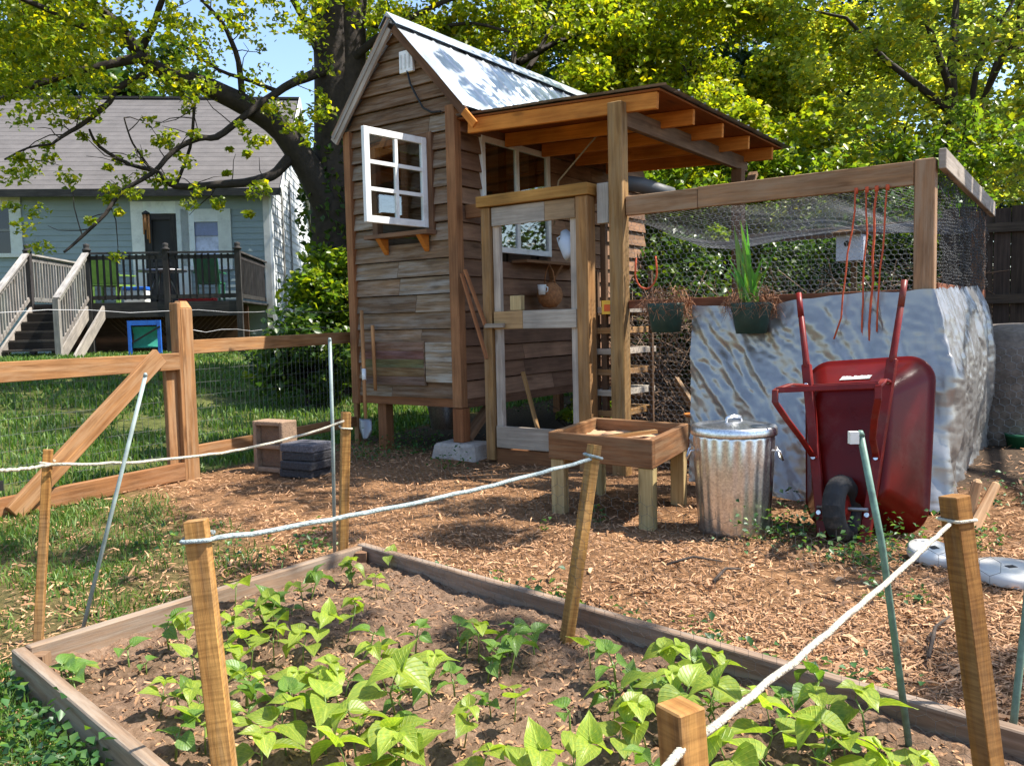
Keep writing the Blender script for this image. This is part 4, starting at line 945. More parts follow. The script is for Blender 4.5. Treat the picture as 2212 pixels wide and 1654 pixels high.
for a in (-.15 - .4, PI - .15 - .4):
    m = MB(); u_ = Vector((math.cos(a), math.sin(a), 0)); v_ = Vector((-u_.y, u_.x, 0)); o_ = Vector((0, 0, .44)) + u_ * .204
    m.tube([o_ - v_ * .055, o_ - v_ * .06 - Vector((0, 0, .005)) + u_ * .02, o_ - v_ * .05 + u_ * .035 - Vector((0, 0, .05)), o_ + v_ * .05 + u_ * .035 - Vector((0, 0, .05)), o_ + v_ * .06 + u_ * .02, o_ + v_ * .055], .006, 6); m.box(o_.x - .01, o_.x + .01, o_.y - .01, o_.y + .01, .43, .455, 2); m.build('side_handle', M['galv'], can)

# ------------------------------------------------------------------ planter table
Lc, Fc, Rc = Vector((.226, 4.79, 0)), Vector((.726, 4.375, 0)), Vector((1.04, 5.02, 0)); Bc = Lc + Rc - Fc
tb = thing('planter_table', 'wooden planter box raised on four stubby pale legs, beside the garbage can', 'planter table', Fc)
def tbm(m, name, mat, par=tb, bev=.004): return off(m, Fc).build(name, M[mat], par, bev)
Z0, Z1 = .335, .49
def side(a, b, ins, tn):
    d = (b - a).normalized(); m = MB(); m.beam(a + d * ins + Vector((0, 0, (Z0 + Z1) / 2)), b - d * ins + Vector((0, 0, (Z0 + Z1) / 2 - .002 * (ins > 0))), .035, Z1 - Z0, tint=tn); tbm(m, 'box_side', 'planter')
side(Lc, Fc, -.0175, (1, .95, .9)); side(Bc, Rc, -.0175, (1.15, 1.1, 1.0)); side(Fc, Rc, .0185, (.95, .9, .85)); side(Lc, Bc, .0185, (1.1, 1.1, 1.0))
m = MB(); m.v = []; cc_ = [Lc, Fc, Rc, Bc]; cen = (Lc + Rc) / 2; q = [cen + (c - cen) * .95 for c in cc_]
m.prism([(p.x, p.y, Z0 + .01) for p in q], (0, 0, .02), (.9, .9, .8)); tbm(m, 'box_floor', 'planter')
m = MB(); m.grid(lambda u_, v_: (lambda p: (p.x, p.y, .415 + .02 * noise.noise(Vector((p.x * 9, p.y * 9, 0))) + .01 * noise.noise(Vector((p.x * 30, p.y * 30, 0)))))((q[0].lerp(q[1], u_)).lerp(q[3].lerp(q[2], u_), v_)), 24, 24); tbm(m, 'box_soil', 'chip', bev=0)
for i, c in enumerate((Lc, Fc, Rc, Bc)):
    p = cen + (c - cen) * .90; m = MB(); d1 = (Fc - Lc).normalized() * .045; d2 = (Rc - Fc).normalized() * .045
    m.hexa([p + d1 * (1 if j & 1 else -1) + d2 * (1 if j & 2 else -1) * .9 + Vector((0, 0, Z0 - .002 if j & 4 else -.03)) for j in range(8)], 2, rt(.12)); tbm(m, 'leg', 'legw')
m = MB(); a = cen + (Lc - cen) * .9; b = cen + (Bc - cen) * .9; m.beam(a + Vector((0, 0, .29)), b + Vector((0, 0, .29)), .03, .06); tbm(m, 'stretcher', 'legw')
m = MB(); a = cen + (Lc - cen) * .5; b = cen + (Rc - cen) * .55; m.beam(a + Vector((0, 0, .43)), b + Vector((0, 0, .455)), .05, .02, tint=(1.2, 1.15, 1)); o = solo('loose_slat', m, M['pine'], 'loose pale slat lying inside the raised planter box', 'slat', tuple(a))

# ------------------------------------------------------------------ timber gate and fence
def GP(s, z, o=0.): return FA + FD * s + FN * o + Vector((0, 0, z))
def gfn(loc):
    return lambda m, name, mat, par, bev=.004: off(m, loc).build(name, M[mat], par, bev)
UPN = tuple(FN)
gl_ = GP(0, 0); gate = thing('garden_gate', 'low wire garden gate of new orange timber with a diagonal brace', 'gate', gl_); gb = gfn(gl_)
m = MB(); m.beam(GP(-.06, .02), GP(-.06, .952), .09, .04, UPN, (1, 1, 1)); gb(m, 'stile', 'fence', gate)
m = MB(); m.beam(GP(1.285, .0, .0), GP(1.285, .953, .0), .095, .04, UPN, (.95, .92, .9)); gb(m, 'stile', 'fence', gate)
m = MB(); m.beam(GP(-.1, .893, -.044), GP(1.333, .893, -.044), .04, .125, tint=(.98, .95, .92)); gb(m, 'rail', 'fence', gate)
m = MB(); m.beam(GP(-.1, .07, -.044), GP(1.333, .075, -.044), .04, .13, tint=(.85, .75, .7)); gb(m, 'rail', 'fence', gate)
m = MB(); m.beam(GP(.03, .03, -.087), GP(1.14, .945, -.087), .04, .125, tint=(1.05, 1.02, .98)); gb(m, 'brace', 'fence', gate)
m = MB(); m.box(-.03, .05, -.01, .01, 0, .06); m.v = [tuple(GP(-.05 + a, .18 + c, -.05 + b)) for a, b, c in m.v]; gb(m, 'hinge', 'black', gate, 0)
def gridnet(s0, s1, z0, z1, ps, pz):
    out = [((s, z0), (s, z1)) for s in np.arange(s0, s1, ps)] + [((s0, z), (s1, z)) for z in np.arange(z0, z1 + .001, pz)]; return np.array(out)
def fnet(name, segs, par, loc, o=.022, mat='wired', r=.0013):
    return net(name, segs, lambda a, b: tuple(GP(a, b, o) - Vector(loc)), r, mat, par, (1.6, 1.6, 1.6))
fnet('wire_netting', gridnet(-.05, 1.25, .1, .86, .05, .10), gate, gl_)
pl_ = GP(1.42, 0); post = thing('fence_post', 'square new timber fence post with a sloped top beside the gate', 'fence post', pl_); pbm = gfn(pl_)
m = MB(); w_ = .055
cs = [(GP(1.42 + a, 0, b)) for a, b in ((-w_, -w_), (w_, -w_), (-w_, w_), (w_, w_))]
m.hexa([cs[i & 3] + Vector((0, 0, -.1 if not i & 4 else 1.285)) for i in range(8)], 2, (1, 1, 1)); top = [c + Vector((0, 0, 1.285)) for c in cs]; cen_ = sum(top, Vector()) / 4
m.hexa([top[i & 3] if not i & 4 else cen_ + (top[i & 3] - cen_) * Vector((.55, .55, .55)).x + Vector((0, 0, .055)) for i in range(8)], 2, (1.15, 1.15, 1.1)); pbm(m, 'post_body', 'fence', post)
m = MB(); m.beam(GP(1.345, -.05, -.02), GP(1.345, 1.325, -.02), .032, .085, UPN, (.95, .9, .85)); pbm(m, 'stop_board', 'fence', post)
m = MB(); hp_ = GP(-.22, 0); m.beam(GP(-.22, -.1), GP(-.22, 1.33), .11, .11, UPN, (1, 1, 1)); solo('fence_post', m, M['fence'], 'timber fence post at the hinge side of the gate', 'fence post', tuple(hp_), bevel=.004)
pn = GP(1.48, 0); panel = thing('wire_fence', 'wire netting fence between two timber rails, running from the post to the shed', 'fence', pn); pf = gfn(pn)
m = MB(); m.beam(GP(1.477, .995, -.02), GP(3.36, 1.02, -.02), .038, .105, tint=(1, .97, .92)); pf(m, 'rail', 'fence', panel)
m = MB(); m.beam(GP(1.477, .20, -.02), GP(3.36, .215, -.02), .038, .095, tint=(1, .92, .86)); pf(m, 'rail', 'fence', panel)
fnet('wire_netting', gridnet(1.48, 3.36, .12, .97, .05, .10), panel, pn)
m = MB(); m.beam(GP(3.385, -.1, -.03), GP(3.385, 1.22, -.03), .045, .05, UPN, (1.05, 1, .95)); pf(m, 'end_post', 'fence', panel)
for z, s0, s1, l in ((1.28, -.22, 3.38, 'upper thin wire strung above the gate and fence rails'), (1.13, 1.48, 3.38, 'lower thin wire strung above the fence rail by the shed')):
    m = MB(); pts = [GP(s0 + (s1 - s0) * i / 12, z - (.0 if i in (0, 12) else .012 * math.sin(i * 1.9) + .015)) for i in range(13)]; m.tube(pts, .0024, 4, (1.3, 1.3, 1.3)); solo('fence_wire', m, M['wire'], l, 'wire', tuple(pts[0]))

# ------------------------------------------------------------------ block and pavers
p = G(597, 1016); cb = thing('cinder_block', 'brown grey hollow cinder block stood on end in front of the wire fence', 'cinder block', p, R(-28))
m = MB()
W2, D2, H2 = .155, .085, .40   # stood on end, hollow faces to the sides
m.box(-W2, -W2 + .035, -D2, D2, 0, H2, 2, (1.05, 1, .95)); m.box(W2 - .035, W2, -D2, D2, 0, H2, 2, (.9, .85, .8))
for z in (0, H2 / 2 - .018, H2 - .036): m.box(-W2 + .0352, W2 - .0352, -D2 + .001, D2 - .001, z + .0005, z + .0355, 0, (1.0, .95, .9))
m.box(-W2 + .0354, W2 - .0354, -D2 + .05, D2 - .02, .036, H2 - .037, 0, (.55, .5, .48)); m.build('block_body', M['cinder'], cb, .006)
p = G(665, 1026); 
for k in range(4):
    m = MB(); m.box(-.155, .155, -.13, .13, 0, .062, 0, (1, 1, 1) if k < 3 else (2.2, 2.3, 2.5)); o = m.build('paver', M['darkpav'], None, .008); o.location = p + Vector((random.gauss(0, .008), random.gauss(0, .008), .0635 * k)); o.rotation_euler = (0, 0, R(-24) + random.gauss(0, .05))
    tag(o, ('topmost bluish dark paver of the stack beside the cinder block' if k == 3 else 'dark speckled paver under the topmost one of the stack beside the cinder block'), 'paver', 'stack of dark pavers')

# ------------------------------------------------------------------ stakes, cords and thin poles
def stakem(name, label, base, top, w, cat='stake', group='wooden stakes round the raised bed', tn=(1, 1, 1), yaw=.5):
    base, top = Vector(base), Vector(top); m = MB(); d = (top - base).normalized(); up = Vector((math.cos(yaw), math.sin(yaw), 0)); m.beam(base - d * .08, top, w, w * .9, up, tn); return solo(name, m, M['stake'], label, cat, tuple(base), group, .002)
def zt(x, y, Y): return at(x, y, Y)
s1b, s1t = G(80, 1428, .03), at(104, 970, 2.80); s3b, s3t = G(740, 1222), at(747, 890, 3.84); s4b, s4t = G(1222, 1392, .03), at(1284, 960, 2.86)
s2b, s2t = G(505, 1830), at(423, 1122, 1.80); s5b, s5t = G(2147, 1752), at(2060, 1070, 1.86); s6t = at(1468, 1522, .90); s6b = Vector((s6t.x + .04, s6t.y - .02, .0))
stakem('wooden_stake', 'wooden stake in the corner of the bed below the gate', s1b, s1t, .030, tn=(1, .9, .75), yaw=.3)
stakem('wooden_stake', 'pale sawn stake leaning in the bed with its top cut square, nearest the gate post', s2b, s2t, .050, tn=(1.1, 1.05, .95), yaw=.15)
stakem('wooden_stake', 'wooden stake at the bed corner facing the shed, in front of the dark pavers', s3b, s3t, .044, tn=(1.05, 1, .9), yaw=.4)
stakem('wooden_stake', 'slanting wooden stake at the bed edge in front of the planter table', s4b, s4t, .040, tn=(1, .95, .8), yaw=.5)
stakem('wooden_stake', 'wooden stake coloured dark for tree shade, in front of the white round lids', s5b, s5t, .050, tn=(.72, .62, .5), yaw=.35)  # the darker tint puts tree shade into this stake's colour
stakem('wooden_stake', 'thick short stake rising among the bean leaves in the foreground', s6b, s6t, .042, tn=(1.02, .95, .85), yaw=.5)
def cord(label, a, b, sag, r, mat, ties=()):
    a, b = Vector(a), Vector(b); n = 26; pts = [a.lerp(b, i / n) - Vector((0, 0, sag * 4 * (i / n) * (1 - i / n))) + Vector((0, 0, random.gauss(0, .0012))) for i in range(n + 1)]
    m = MB(); m.tube(pts, r, 8)
    for (sb_, st_, z_, hw_, yaw_) in ties:
        ax = (st_ - sb_).normalized(); c_ = sb_.lerp(st_, (z_ - sb_.z) / (st_.z - sb_.z)); e_ = ax.cross(Vector((math.cos(yaw_), math.sin(yaw_), 0))).normalized(); f_ = e_.cross(ax); rp = r * .8; pp = []
        for i in range(37):
            q = 2.3 * PI * i / 36; k = (hw_ + rp * .8) / max(abs(math.cos(q)), abs(math.sin(q))); k = min(k, (hw_ + rp) * 1.30); pp.append(c_ + (e_ * math.cos(q) + f_ * math.sin(q)) * k + ax * (.016 * (i / 36 - .5)))
        m.tube(pp, rp, 6)
    solo('rope', m, M[mat], label, 'rope', tuple(a), 'ropes strung between the bed stakes')
mid = lambda b, t, z: b.lerp(t, (z - b.z) / (t.z - b.z))
e1 = at(-10, 1016, 2.35); k1 = at(112, 1002, 2.77); cord('pale rope running from the frame edge to the bed stake under the gate', e1, k1, .005, .0055, 'rope', [(s1b, s1t, k1.z, .015, .3)])
cord('sagging tan rope strung in front of the gate to the corner stake by the pavers', k1, at(742, 909, 3.81), .055, .0055, 'rope', [(s3b, s3t, 0.655, .022, .4)])
cord('grey blue rope strung from the pale square stake to the slanting stake by the planter', at(448, 1166, 1.815), at(1280, 989, 2.84), .02, .0065, 'roped', [(s2b, s2t, .665, .025, .15), (s4b, s4t, .655, .020, .5)])
cord('thick white rope running from the short foreground stake to the dark stake by the lids', at(1512, 1590, .91), at(2055, 1128, 1.85), .008, .005, 'rope', [(s5b, s5t, .655, .025, .35)])
cord('short white rope end below the thick foreground stake', at(1475, 1615, .88), at(1400, 1700, .80), .0, .005, 'rope')
def polem(label, pts, r, mat='pole'):
    m = MB(); m.tube(pts, r, 8)
    for i in range(1, 9): q = Vector(pts[0]).lerp(Vector(pts[-1]), i / 9.); 
    m.tube([pts[-1], Vector(pts[-1]) + Vector((0, 0, .012))], [r * 1.25, r * .6], 8); solo('thin_pole', m, M[mat], label, 'pole', tuple(pts[0]), 'thin plant poles')
b = G(168, 1402); t_ = at(314, 812, 3.0); polem('slanting grey green plant pole in front of the gate brace', [b, b.lerp(t_, .5), t_], .0075, 'polew')
b = G(723, 1205); t_ = at(712, 735, 3.95); polem('upright grey plant pole standing beside the corner stake near the pavers', [b, b.lerp(t_, .55) + Vector((.004, 0, 0)), t_], .0085, 'polew')
b = Vector((.965, 1.98, 0)); t_ = at(1858, 940, 2.02); polem('green plant pole in front of the red wheelbarrow', [b, at(1905, 1180, 2.0), t_], .009)
m = MB(); m.box(-.016, .006, -.008, .008, -.02, .010); m.v = [(a + t_.x - .012, b_ + t_.y, c + t_.z) for a, b_, c in m.v]; solo('pole_clip', m, M['white'], 'small white clip on the top of the green pole before the wheelbarrow', 'clip', tuple(t_))
b = at(2178, 1700, 2.02); b.z = 0; polem('green plant pole at the edge of the picture behind the dark stake', [b, at(2195, 1500, 2.03), at(2214, 1330, 2.05), at(2245, 1000, 2.08)], .009)

# ------------------------------------------------------------------ right hand yard
def lid(label, c, r, tilt, yaw):
    t = thing('round_lid', label, 'lid', c, 0, 'white round lids on the mulch'); t.rotation_euler = (tilt, 0, yaw)
    m = MB(); m.lathe([(r, 0), (r * 1.03, .006), (r * 1.01, .030), (r * .97, .042), (r * .55, .047), (.0, .048)], n=48); m.build('lid_top', M['enamel'], t)
    m = MB(); m.box(-.02, .02, -.014, .014,   .040, .0495); m.build('slot', M['black'], t)
lid('white round lid lying half behind the stake coloured dark for shade', G(2012, 1212) + Vector((0, 0, .02)), .105, R(12), .3)
lid('larger white round lid with a thick grey rim, next to the smaller lid', G(2172, 1258) + Vector((.03, .02, .015)), .145, R(3), .2)
g_ = 'split wood pieces on the mulch by the tarp'
for a, b, l in ((G(2085, 1150), at(2112, 1035, 4.15), 'split pale log leaning beside the tarp, the steeper one'), (G(2098, 1160), at(2152, 1042, 4.2), 'split pale log leaning beside the tarp, the flatter one')):
    a = a + Vector((0, 0, .03)); m = MB(); m.beam(a, b, .055, .05, (.4, 1, 0), (1.1, 1.0, .95), .75); solo('split_log', m, M['log'], l, 'log', tuple(a), g_, .012)
p = at(2185, 905, 6.6); p.z = hz(p.x, p.y); t = thing('compost_drum', 'round grey brown compost heap wrapped in wire beyond the tarp', 'compost heap', p)
m = MB(); m.lathe([(.50, -.1), (.52, .2), (.53, .55), (.50, .74), (.42, .84), (.2, .90), (0, .91)], n=40, rmod=lambda a, z: 1 + .05 * noise.noise(Vector((math.cos(a) * 2, math.sin(a) * 2, z * 4)))); m.build('heap', M['drum'], t)
net('wire_netting', hexseg(0, 2 * PI * .54, .0, .75, .07), lambda a, b: (.545 * math.cos(a / .54), .545 * math.sin(a / .54), b), .0016, 'wire', t)
p = G(2168, 990); t = thing('clay_pot', 'reddish clay pot on the mulch beneath the compost heap', 'pot', p); p.z = 0
m = MB(); m.lathe([(0, 0), (.075, 0), (.10, .15), (.115, .15), (.115, .185), (.10, .185), (.09, .15), (0, .13)], n=28); m.build('pot_body', M['terra'], t)
p = G(2208, 1000); t = thing('green_pot', 'dark green plastic pot beside the reddish clay pot', 'pot', p)
m = MB(); m.lathe([(0, 0), (.08, 0), (.115, .2), (.122, .2), (.122, .22), (.108, .22), (.10, .19), (0, .17)], n=28); m.build('pot_body', M['grn'], t)
# dark board fence behind
a = at(2110, 700, 8.4); a.z = 0; dfd = Vector((.93, -.36, 0)); df = thing('board_fence', 'tall dark vertical board fence behind the chicken run', 'fence', a)
m = MB()
for k in range(26):
    q = a + dfd * (k * .152 - .25); tn = rt(.3); h = 2.16 + random.uniform(-.02, .02); m.beam(Vector((q.x, q.y, hz(q.x, q.y) - .1)), Vector((q.x, q.y, h)), .022, .145, tuple(dfd), tn)
off(m, a).build('boards', M['dfence'], df)
for z in (.5, 1.25, 1.95): m = MB(); m.beam(a - dfd * .3 + Vector((0, -.05, z)), a + dfd * 3.6 + Vector((0, -.05, z)), .04, .09); off(m, a).build('rail', M['dfence'], df)
# ------------------------------------------------------------------ house and deck beyond the lawn
ho = at(592, 700, 20); ho.z = 0; HS = Frame(ho, R(6)); hg = .70
house = thing('house', 'pale blue clapboard house with a grey brown shingle roof beyond the lawn', 'house', HS.o, HS.a)
ez = HS.fp(320, 410, -.35).z; rzz = HS.fp(330, 214, 3.5).z; wz = ez + .12
hl = -12.5
def lapped(m, P, s0, s1, z0, z1, step, holes, tint, top=None):
    z = z0
    while z < z1 - .01:
        zt_ = min(z + step, z1); sp = [(s0, s1)]
        if top: a, b = top(zt_); sp = [(max(s0, a), min(s1, b))]
        for h0, h1, k0, k1 in holes:
            if zt_ > k0 + .02 and z < k1 - .02: sp = [q for a, b in sp for q in ((a, min(b, h0)), (max(a, h1), b)) if q[1] - q[0] > .03]
        for a, b in sp:
            if b - a < .05: continue
            g = random.uniform(.94, 1.05); m.hexa([P(a, 0, z), P(b, 0, z), P(a, .026, z), P(b, .026, z), P(a, 0, zt_), P(b, 0, zt_), P(a, .012, zt_), P(b, .012, zt_)], 0, tuple(t * g for t in tint))
        z = zt_
dx0, dx1 = HS.fp(318, 600).x, HS.fp(388, 600).x; dz0, dz1 = HS.fp(350, 655).z, HS.fp(350, 462).z
wx0, wx1 = HS.fp(421, 500).x, HS.fp(472, 500).x; wz0, wz1 = HS.fp(440, 575).z, HS.fp(440, 480).z
lx0, lx1 = HS.fp(-50, 500).x, HS.fp(24, 500).x; lz0, lz1 = HS.fp(10, 548).z, HS.fp(10, 447).z
m = MB(); lapped(m, lambda s, o, z: (s, -o, z), hl, 0, hg - .4, wz, .14, [(dx0, dx1, dz0, dz1), (wx0, wx1, wz0, wz1), (lx0, lx1, lz0, lz1)], (1, 1, 1)); m.build('front_wall', M['house'], house)
m = MB(); lapped(m, lambda s, o, z: (o, s, z), 0, 7, hg - .4, rzz - .1, .20, [], (1, 1, 1), lambda z: (-9, 9) if z < wz else (3.5 - (rzz - z) / (rzz - wz) * 3.5, 3.5 + (rzz - z) / (rzz - wz) * 3.5)); m.build('side_wall', M['housew'], house)
m = MB(); m.box(hl, -.01, 6.9, 7, hg - .4, wz, 0, (.8, .8, .8)); m.box(hl, hl + .1, .05, 6.9, hg - .4, wz, 1, (.8, .8, .8)); m.box(hl + .1, -.05, .3, 6.9, dz0 - .1, dz0 - .04, 0, (.3, .3, .3)); m.box(hl + .1, -.05, 1.8, 1.9, dz0, wz, 0, (.25, .25, .25)); m.build('back_wall', M['house'], house)
# roof : front and rear slopes with thickness
m = MB(); t_ = .10
for sy0, sy1 in ((-.38, 3.5), (7.38, 3.5)):
    for k in range(22):
        a, b = k / 22, (k + 1) / 22; ya, yb = sy0 + (sy1 - sy0) * a, sy0 + (sy1 - sy0) * b; za, zb = ez + (rzz - ez) * a, ez + (rzz - ez) * b; g = random.uniform(.9, 1.08)
        m.hexa([(x, y, z + dz) for dz, (ya_, yb_) in ((-t_, (0, 0)), (.0, (0, 0))) for y, z in ((ya, za + (.006 if dz == 0 else 0)), (yb, zb)) for x in (hl - .4, .34)], 0, (g, g, g))
rf = m.build('roof', M['shingle'], house)
m = MB(); m.box(hl - .4, .34, -.40, -.375, ez - .15, ez + .02, 0); m.build('fascia', M['deck'], rf); m = MB(); m.box(hl - .4, .34, 3.42, 3.58, rzz - .01, rzz + .05, 0, (.35, .33, .33)); m.build('ridge_cap', M['shingle'], rf)  # fascia's near-black colour stands in for the shadow line at the eave
for sy0 in (-.36, 7.36):
    m = MB(); m.beam((.352, sy0, ez - .06), (.352, 3.5, rzz - .05), .02, .22); m.build('rake_board', M['whiteh'], rf)
    m = MB(); m.hexa([(x, y, z - .105 - dz) for dz in (.02, 0) for y, z in ((sy0, ez), (3.5, rzz)) for x in (.04, .34)], 1, (1, 1, 1)); m.build('soffit', M['whiteh'], rf)
m = MB(); m.box(-.14, .001, -.055, -.01, hg - .3, wz - .02, 2); m.build('corner_trim', M['whiteh'], house)
m = MB(); m.box(-.001, .055, -.05, .14, hg - .3, wz - .02, 2, (1.1, 1.1, 1.1)); m.build('corner_trim', M['housew'], house)
for y in (1.6, 2.9): m = MB(); m.box(.036, .06, y, y + .1, hg, wz + .6, 2, (.5, .45, .4)); m.build('downpipe', M['housew'], house)
def framed(name, x0, x1, z0, z1, tw, pane, glass):
    f = MB(); f.box(x0 - tw, x0, -.06, .04, z0, z1 + tw, 2); f.box(x1, x1 + tw, -.06, .04, z0, z1 + tw, 2); f.box(x0, x1, -.058, .04, z1, z1 + tw, 0); 
    if name == 'window': f.box(x0 - tw, x1 + tw, -.09, .03, z0 - .09, z0, 0)
    o = f.build(name, M['whiteh'], house)
    m = MB(); m.box(x0, x1, .02, .03, z0, z1, 0); m.build('pane', M[glass], o); return o
d = framed('door', dx0, dx1, dz0, dz1, .28, 1, 'black')
m = MB(); w2 = dx1 - dx0
for a, b in ((0, .16), (w2 - .16, w2)): m.box(dx0 + a, dx0 + b, -.02, .018, dz0, dz1, 2)
m.box(dx0 + .16, dx1 - .16, -.02, .018, dz1 - .14, dz1, 0); m.box(dx0 + .16, dx1 - .16, -.02, .018, dz0, dz0 + .5, 0); m.box(dx0 + .16, dx1 - .16, -.018, .016, dz0 + .85, dz0 + .95, 0); m.build('door_leaf', M['deck'], d)
w_ = framed('window', wx0, wx1, wz0, wz1, .30, 1, 'paneb'); m = MB(); m.box(wx0, wx1, -.01, .018, wz1 - .32, wz1, 0, (.15, .2, .35)); m.build('sash', M['paneb'], w_)
w_ = framed('window', lx0, lx1, lz0, lz1, .26, 1, 'glass'); m = MB(); m.box(lx0, lx1, -.01, .018, (lz0 + lz1) / 2 - .03, (lz0 + lz1) / 2 + .03, 0, (.3, .3, .3)); m.build('sash', M['whiteh'], w_)
p = HS.wl((dx0 + .12, -.25, dz1 + .05)); t = thing('wind_chime', 'small copper brown wind chime hanging by the house door', 'wind chime', p, HS.a)
m = MB(); m.lathe([(0, 0), (.09, -.06), (.09, -.1), (0, -.1)], n=12); m.build('chime_cap', M['black'], t); m = MB(); 
for k in range(4): m.tube([(.06 * math.cos(k * 1.57), .06 * math.sin(k * 1.57), -.1), (.06 * math.cos(k * 1.57), .06 * math.sin(k * 1.57), -.75 + .1 * k)], .02, 6)
m.build('chime_tubes', M['handle'], t)

# deck
dzf = HS.fp(350, 652, -3.0).z; DY = -3.0
xs = [HS.fp(x, 600, DY).x for x in (62, 190, 360, 515)]
deck = thing('deck', 'raised dark wooden deck with railing and stairs in front of the blue house', 'deck', HS.wl((xs[3], DY, 0)), HS.a)
DO = Vector((xs[3], DY, 0))
def db(m, name, mat, par=deck): m.v = [(a - DO.x, b - DO.y, c - DO.z) for a, b, c in m.v]; return m.build(name, M[mat], par)
m = MB()
for k in range(20): y = DY + k * .15; m.box(xs[0] - .05, xs[3] + .05, y + .005, y + .145, dzf - .035, dzf, 0, rt(.2))
db(m, 'floor', 'deck'); m = MB(); m.box(xs[1], xs[3] + .06, DY - .035, DY - .002, dzf - .30, dzf - .0, 0, (.8, .8, .8)); db(m, 'fascia', 'deck')
def lattice():
    m = MB(); x0, x1, z0, z1 = xs[1] + .1, xs[3], hg - .4, dzf - .30; n = 26
    for k in range(n):
        for sg in (1, -1):
            a = x0 + (x1 - x0) * k / n; b = a + sg * (z1 - z0); 
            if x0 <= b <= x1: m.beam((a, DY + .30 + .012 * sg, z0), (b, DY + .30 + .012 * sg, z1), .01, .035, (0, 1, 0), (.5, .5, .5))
    return m
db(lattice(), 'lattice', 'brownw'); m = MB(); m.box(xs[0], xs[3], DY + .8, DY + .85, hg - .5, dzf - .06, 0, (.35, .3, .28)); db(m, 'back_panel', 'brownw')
rl = .98
for i, x in enumerate(xs):
    m = MB(); m.box(x - .055, x + .055, DY - .05, DY + .06, hg - .5, dzf + rl + .05, 2); db(m, 'post', 'deck')
    m = MB(); m.lathe([(.0, 0), (.085, 0), (.085, .03), (.05, .05), (.06, .09), (.06, .13), (.0, .15)], (x, DY, dzf + rl + .05), 10); db(m, 'post_cap', 'deck')
def railing(a, b, mat='deck', sp=.125, zz=(0, 0)):
    a, b = Vector(a), Vector(b); L_ = (b - a).length; n = int(L_ / sp); up = Vector((0, 0, 1)); m = MB()
    m.beam(a + up * (rl), b + up * rl, .12, .035, tint=(1.4, 1.4, 1.4)); db(m, 'handrail', 'deckl' if mat == 'deckl' else 'deck')
    m = MB(); m.beam(a + up * (rl - .09), b + up * (rl - .09), .035, .08); m.beam(a + up * .10, b + up * .10, .035, .08)
    for k in range(1, n): q = a.lerp(b, k / n); m.beam(q + up * .05, q + up * (rl - .03), .035, .035, (0, 1, 0), rt(.25))
    db(m, 'balusters', mat)
railing((xs[1] + .06, DY, dzf), (xs[2] - .06, DY, dzf)); railing((xs[2] + .06, DY, dzf), (xs[3] - .06, DY, dzf)); railing((xs[3], DY + .07, dzf), (xs[3], -.1, dzf)); railing((xs[0], DY + .07, dzf), (xs[0], -.1, dzf), 'deckl')
# stairs
ns = 6; sb = HS.wl(((xs[0] + xs[1]) / 2, DY - 1.6, 0)); zb = hz(sb.x, sb.y); rise = (dzf - zb) / ns; run_ = .27
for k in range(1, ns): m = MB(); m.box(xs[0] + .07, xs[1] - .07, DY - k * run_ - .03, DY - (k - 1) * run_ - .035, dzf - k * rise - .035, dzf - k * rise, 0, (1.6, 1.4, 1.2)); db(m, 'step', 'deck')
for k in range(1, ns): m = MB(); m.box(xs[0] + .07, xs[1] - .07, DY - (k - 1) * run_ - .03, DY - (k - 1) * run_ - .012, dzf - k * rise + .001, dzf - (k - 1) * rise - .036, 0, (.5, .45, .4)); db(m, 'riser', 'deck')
for x in (xs[0] + .03, xs[1] - .03, xs[1] + .28):
    m = MB(); m.beam((x, DY, dzf - .16), (x, DY - ns * run_, zb - .10), .04, .24, tint=(1.3, 1.25, 1.2)); db(m, 'stringer', 'deckl')
for x in (xs[0], xs[1]):
    a = Vector((x, DY - .06, dzf)); b = Vector((x, DY - (ns - .4) * run_, zb + .12)); railing(a, b, 'deckl', .13)
    m = MB(); m.box(x - .05, x + .05, b.y - .06, b.y + .04, zb - .1, b.z + rl - .02, 2, (1.1, 1.1, 1.1)); db(m, 'post', 'deckl')
# furniture on the deck
def chair(label, x, y, mat, rot):
    t = thing('patio_chair', label, 'chair', HS.wl((x, y, dzf)), HS.a + rot, 'chairs on the deck')
    m = MB(); m.box(-.25, .25, -.25, .25, .40, .44); m.build('seat', M[mat], t)
    m = MB(); m.hexa([((-.25, .25)[i & 1], ((.22, .26), (.34, .38))[(i >> 2) & 1][(i >> 1) & 1], (.44, .92)[(i >> 2) & 1]) for i in range(8)]); m.build('backrest', M[mat], t)
    for a in (-.22, .22):
        for b in (-.22, .22): m = MB(); m.box(a - .02, a + .02, b - .02, b + .02, 0, .40, 2); m.build('leg', M[mat], t)
    for a in (-.26, .26): m = MB(); m.box(a - .025, a + .025, -.24, .28, .62, .65, 1); m.build('armrest', M[mat], t)
chair('lime green chair behind the deck railing beside the stairs', HS.fp(222, 600, -2).x, -1.9, 'lime', R(200)); chair('second lime green chair on the deck, nearer to the door', HS.fp(250, 600, -1.4).x, -1.3, 'lime', R(150)); chair('dark green patio chair behind the railing under the window', HS.fp(452, 600, -1.9).x, -1.8, 'grn', R(180))
m = MB(); m.box(-.35, .35, -.2, .2, 0, .09); o = m.build('red_cushion', M['redc'], None, .03); o.location = HS.wl((HS.fp(428, 642, -2.7).x, -2.72, dzf + .001)); o.rotation_euler = (0, 0, HS.a); tag(o, 'flat red cushion lying at the edge of the deck', 'cushion')
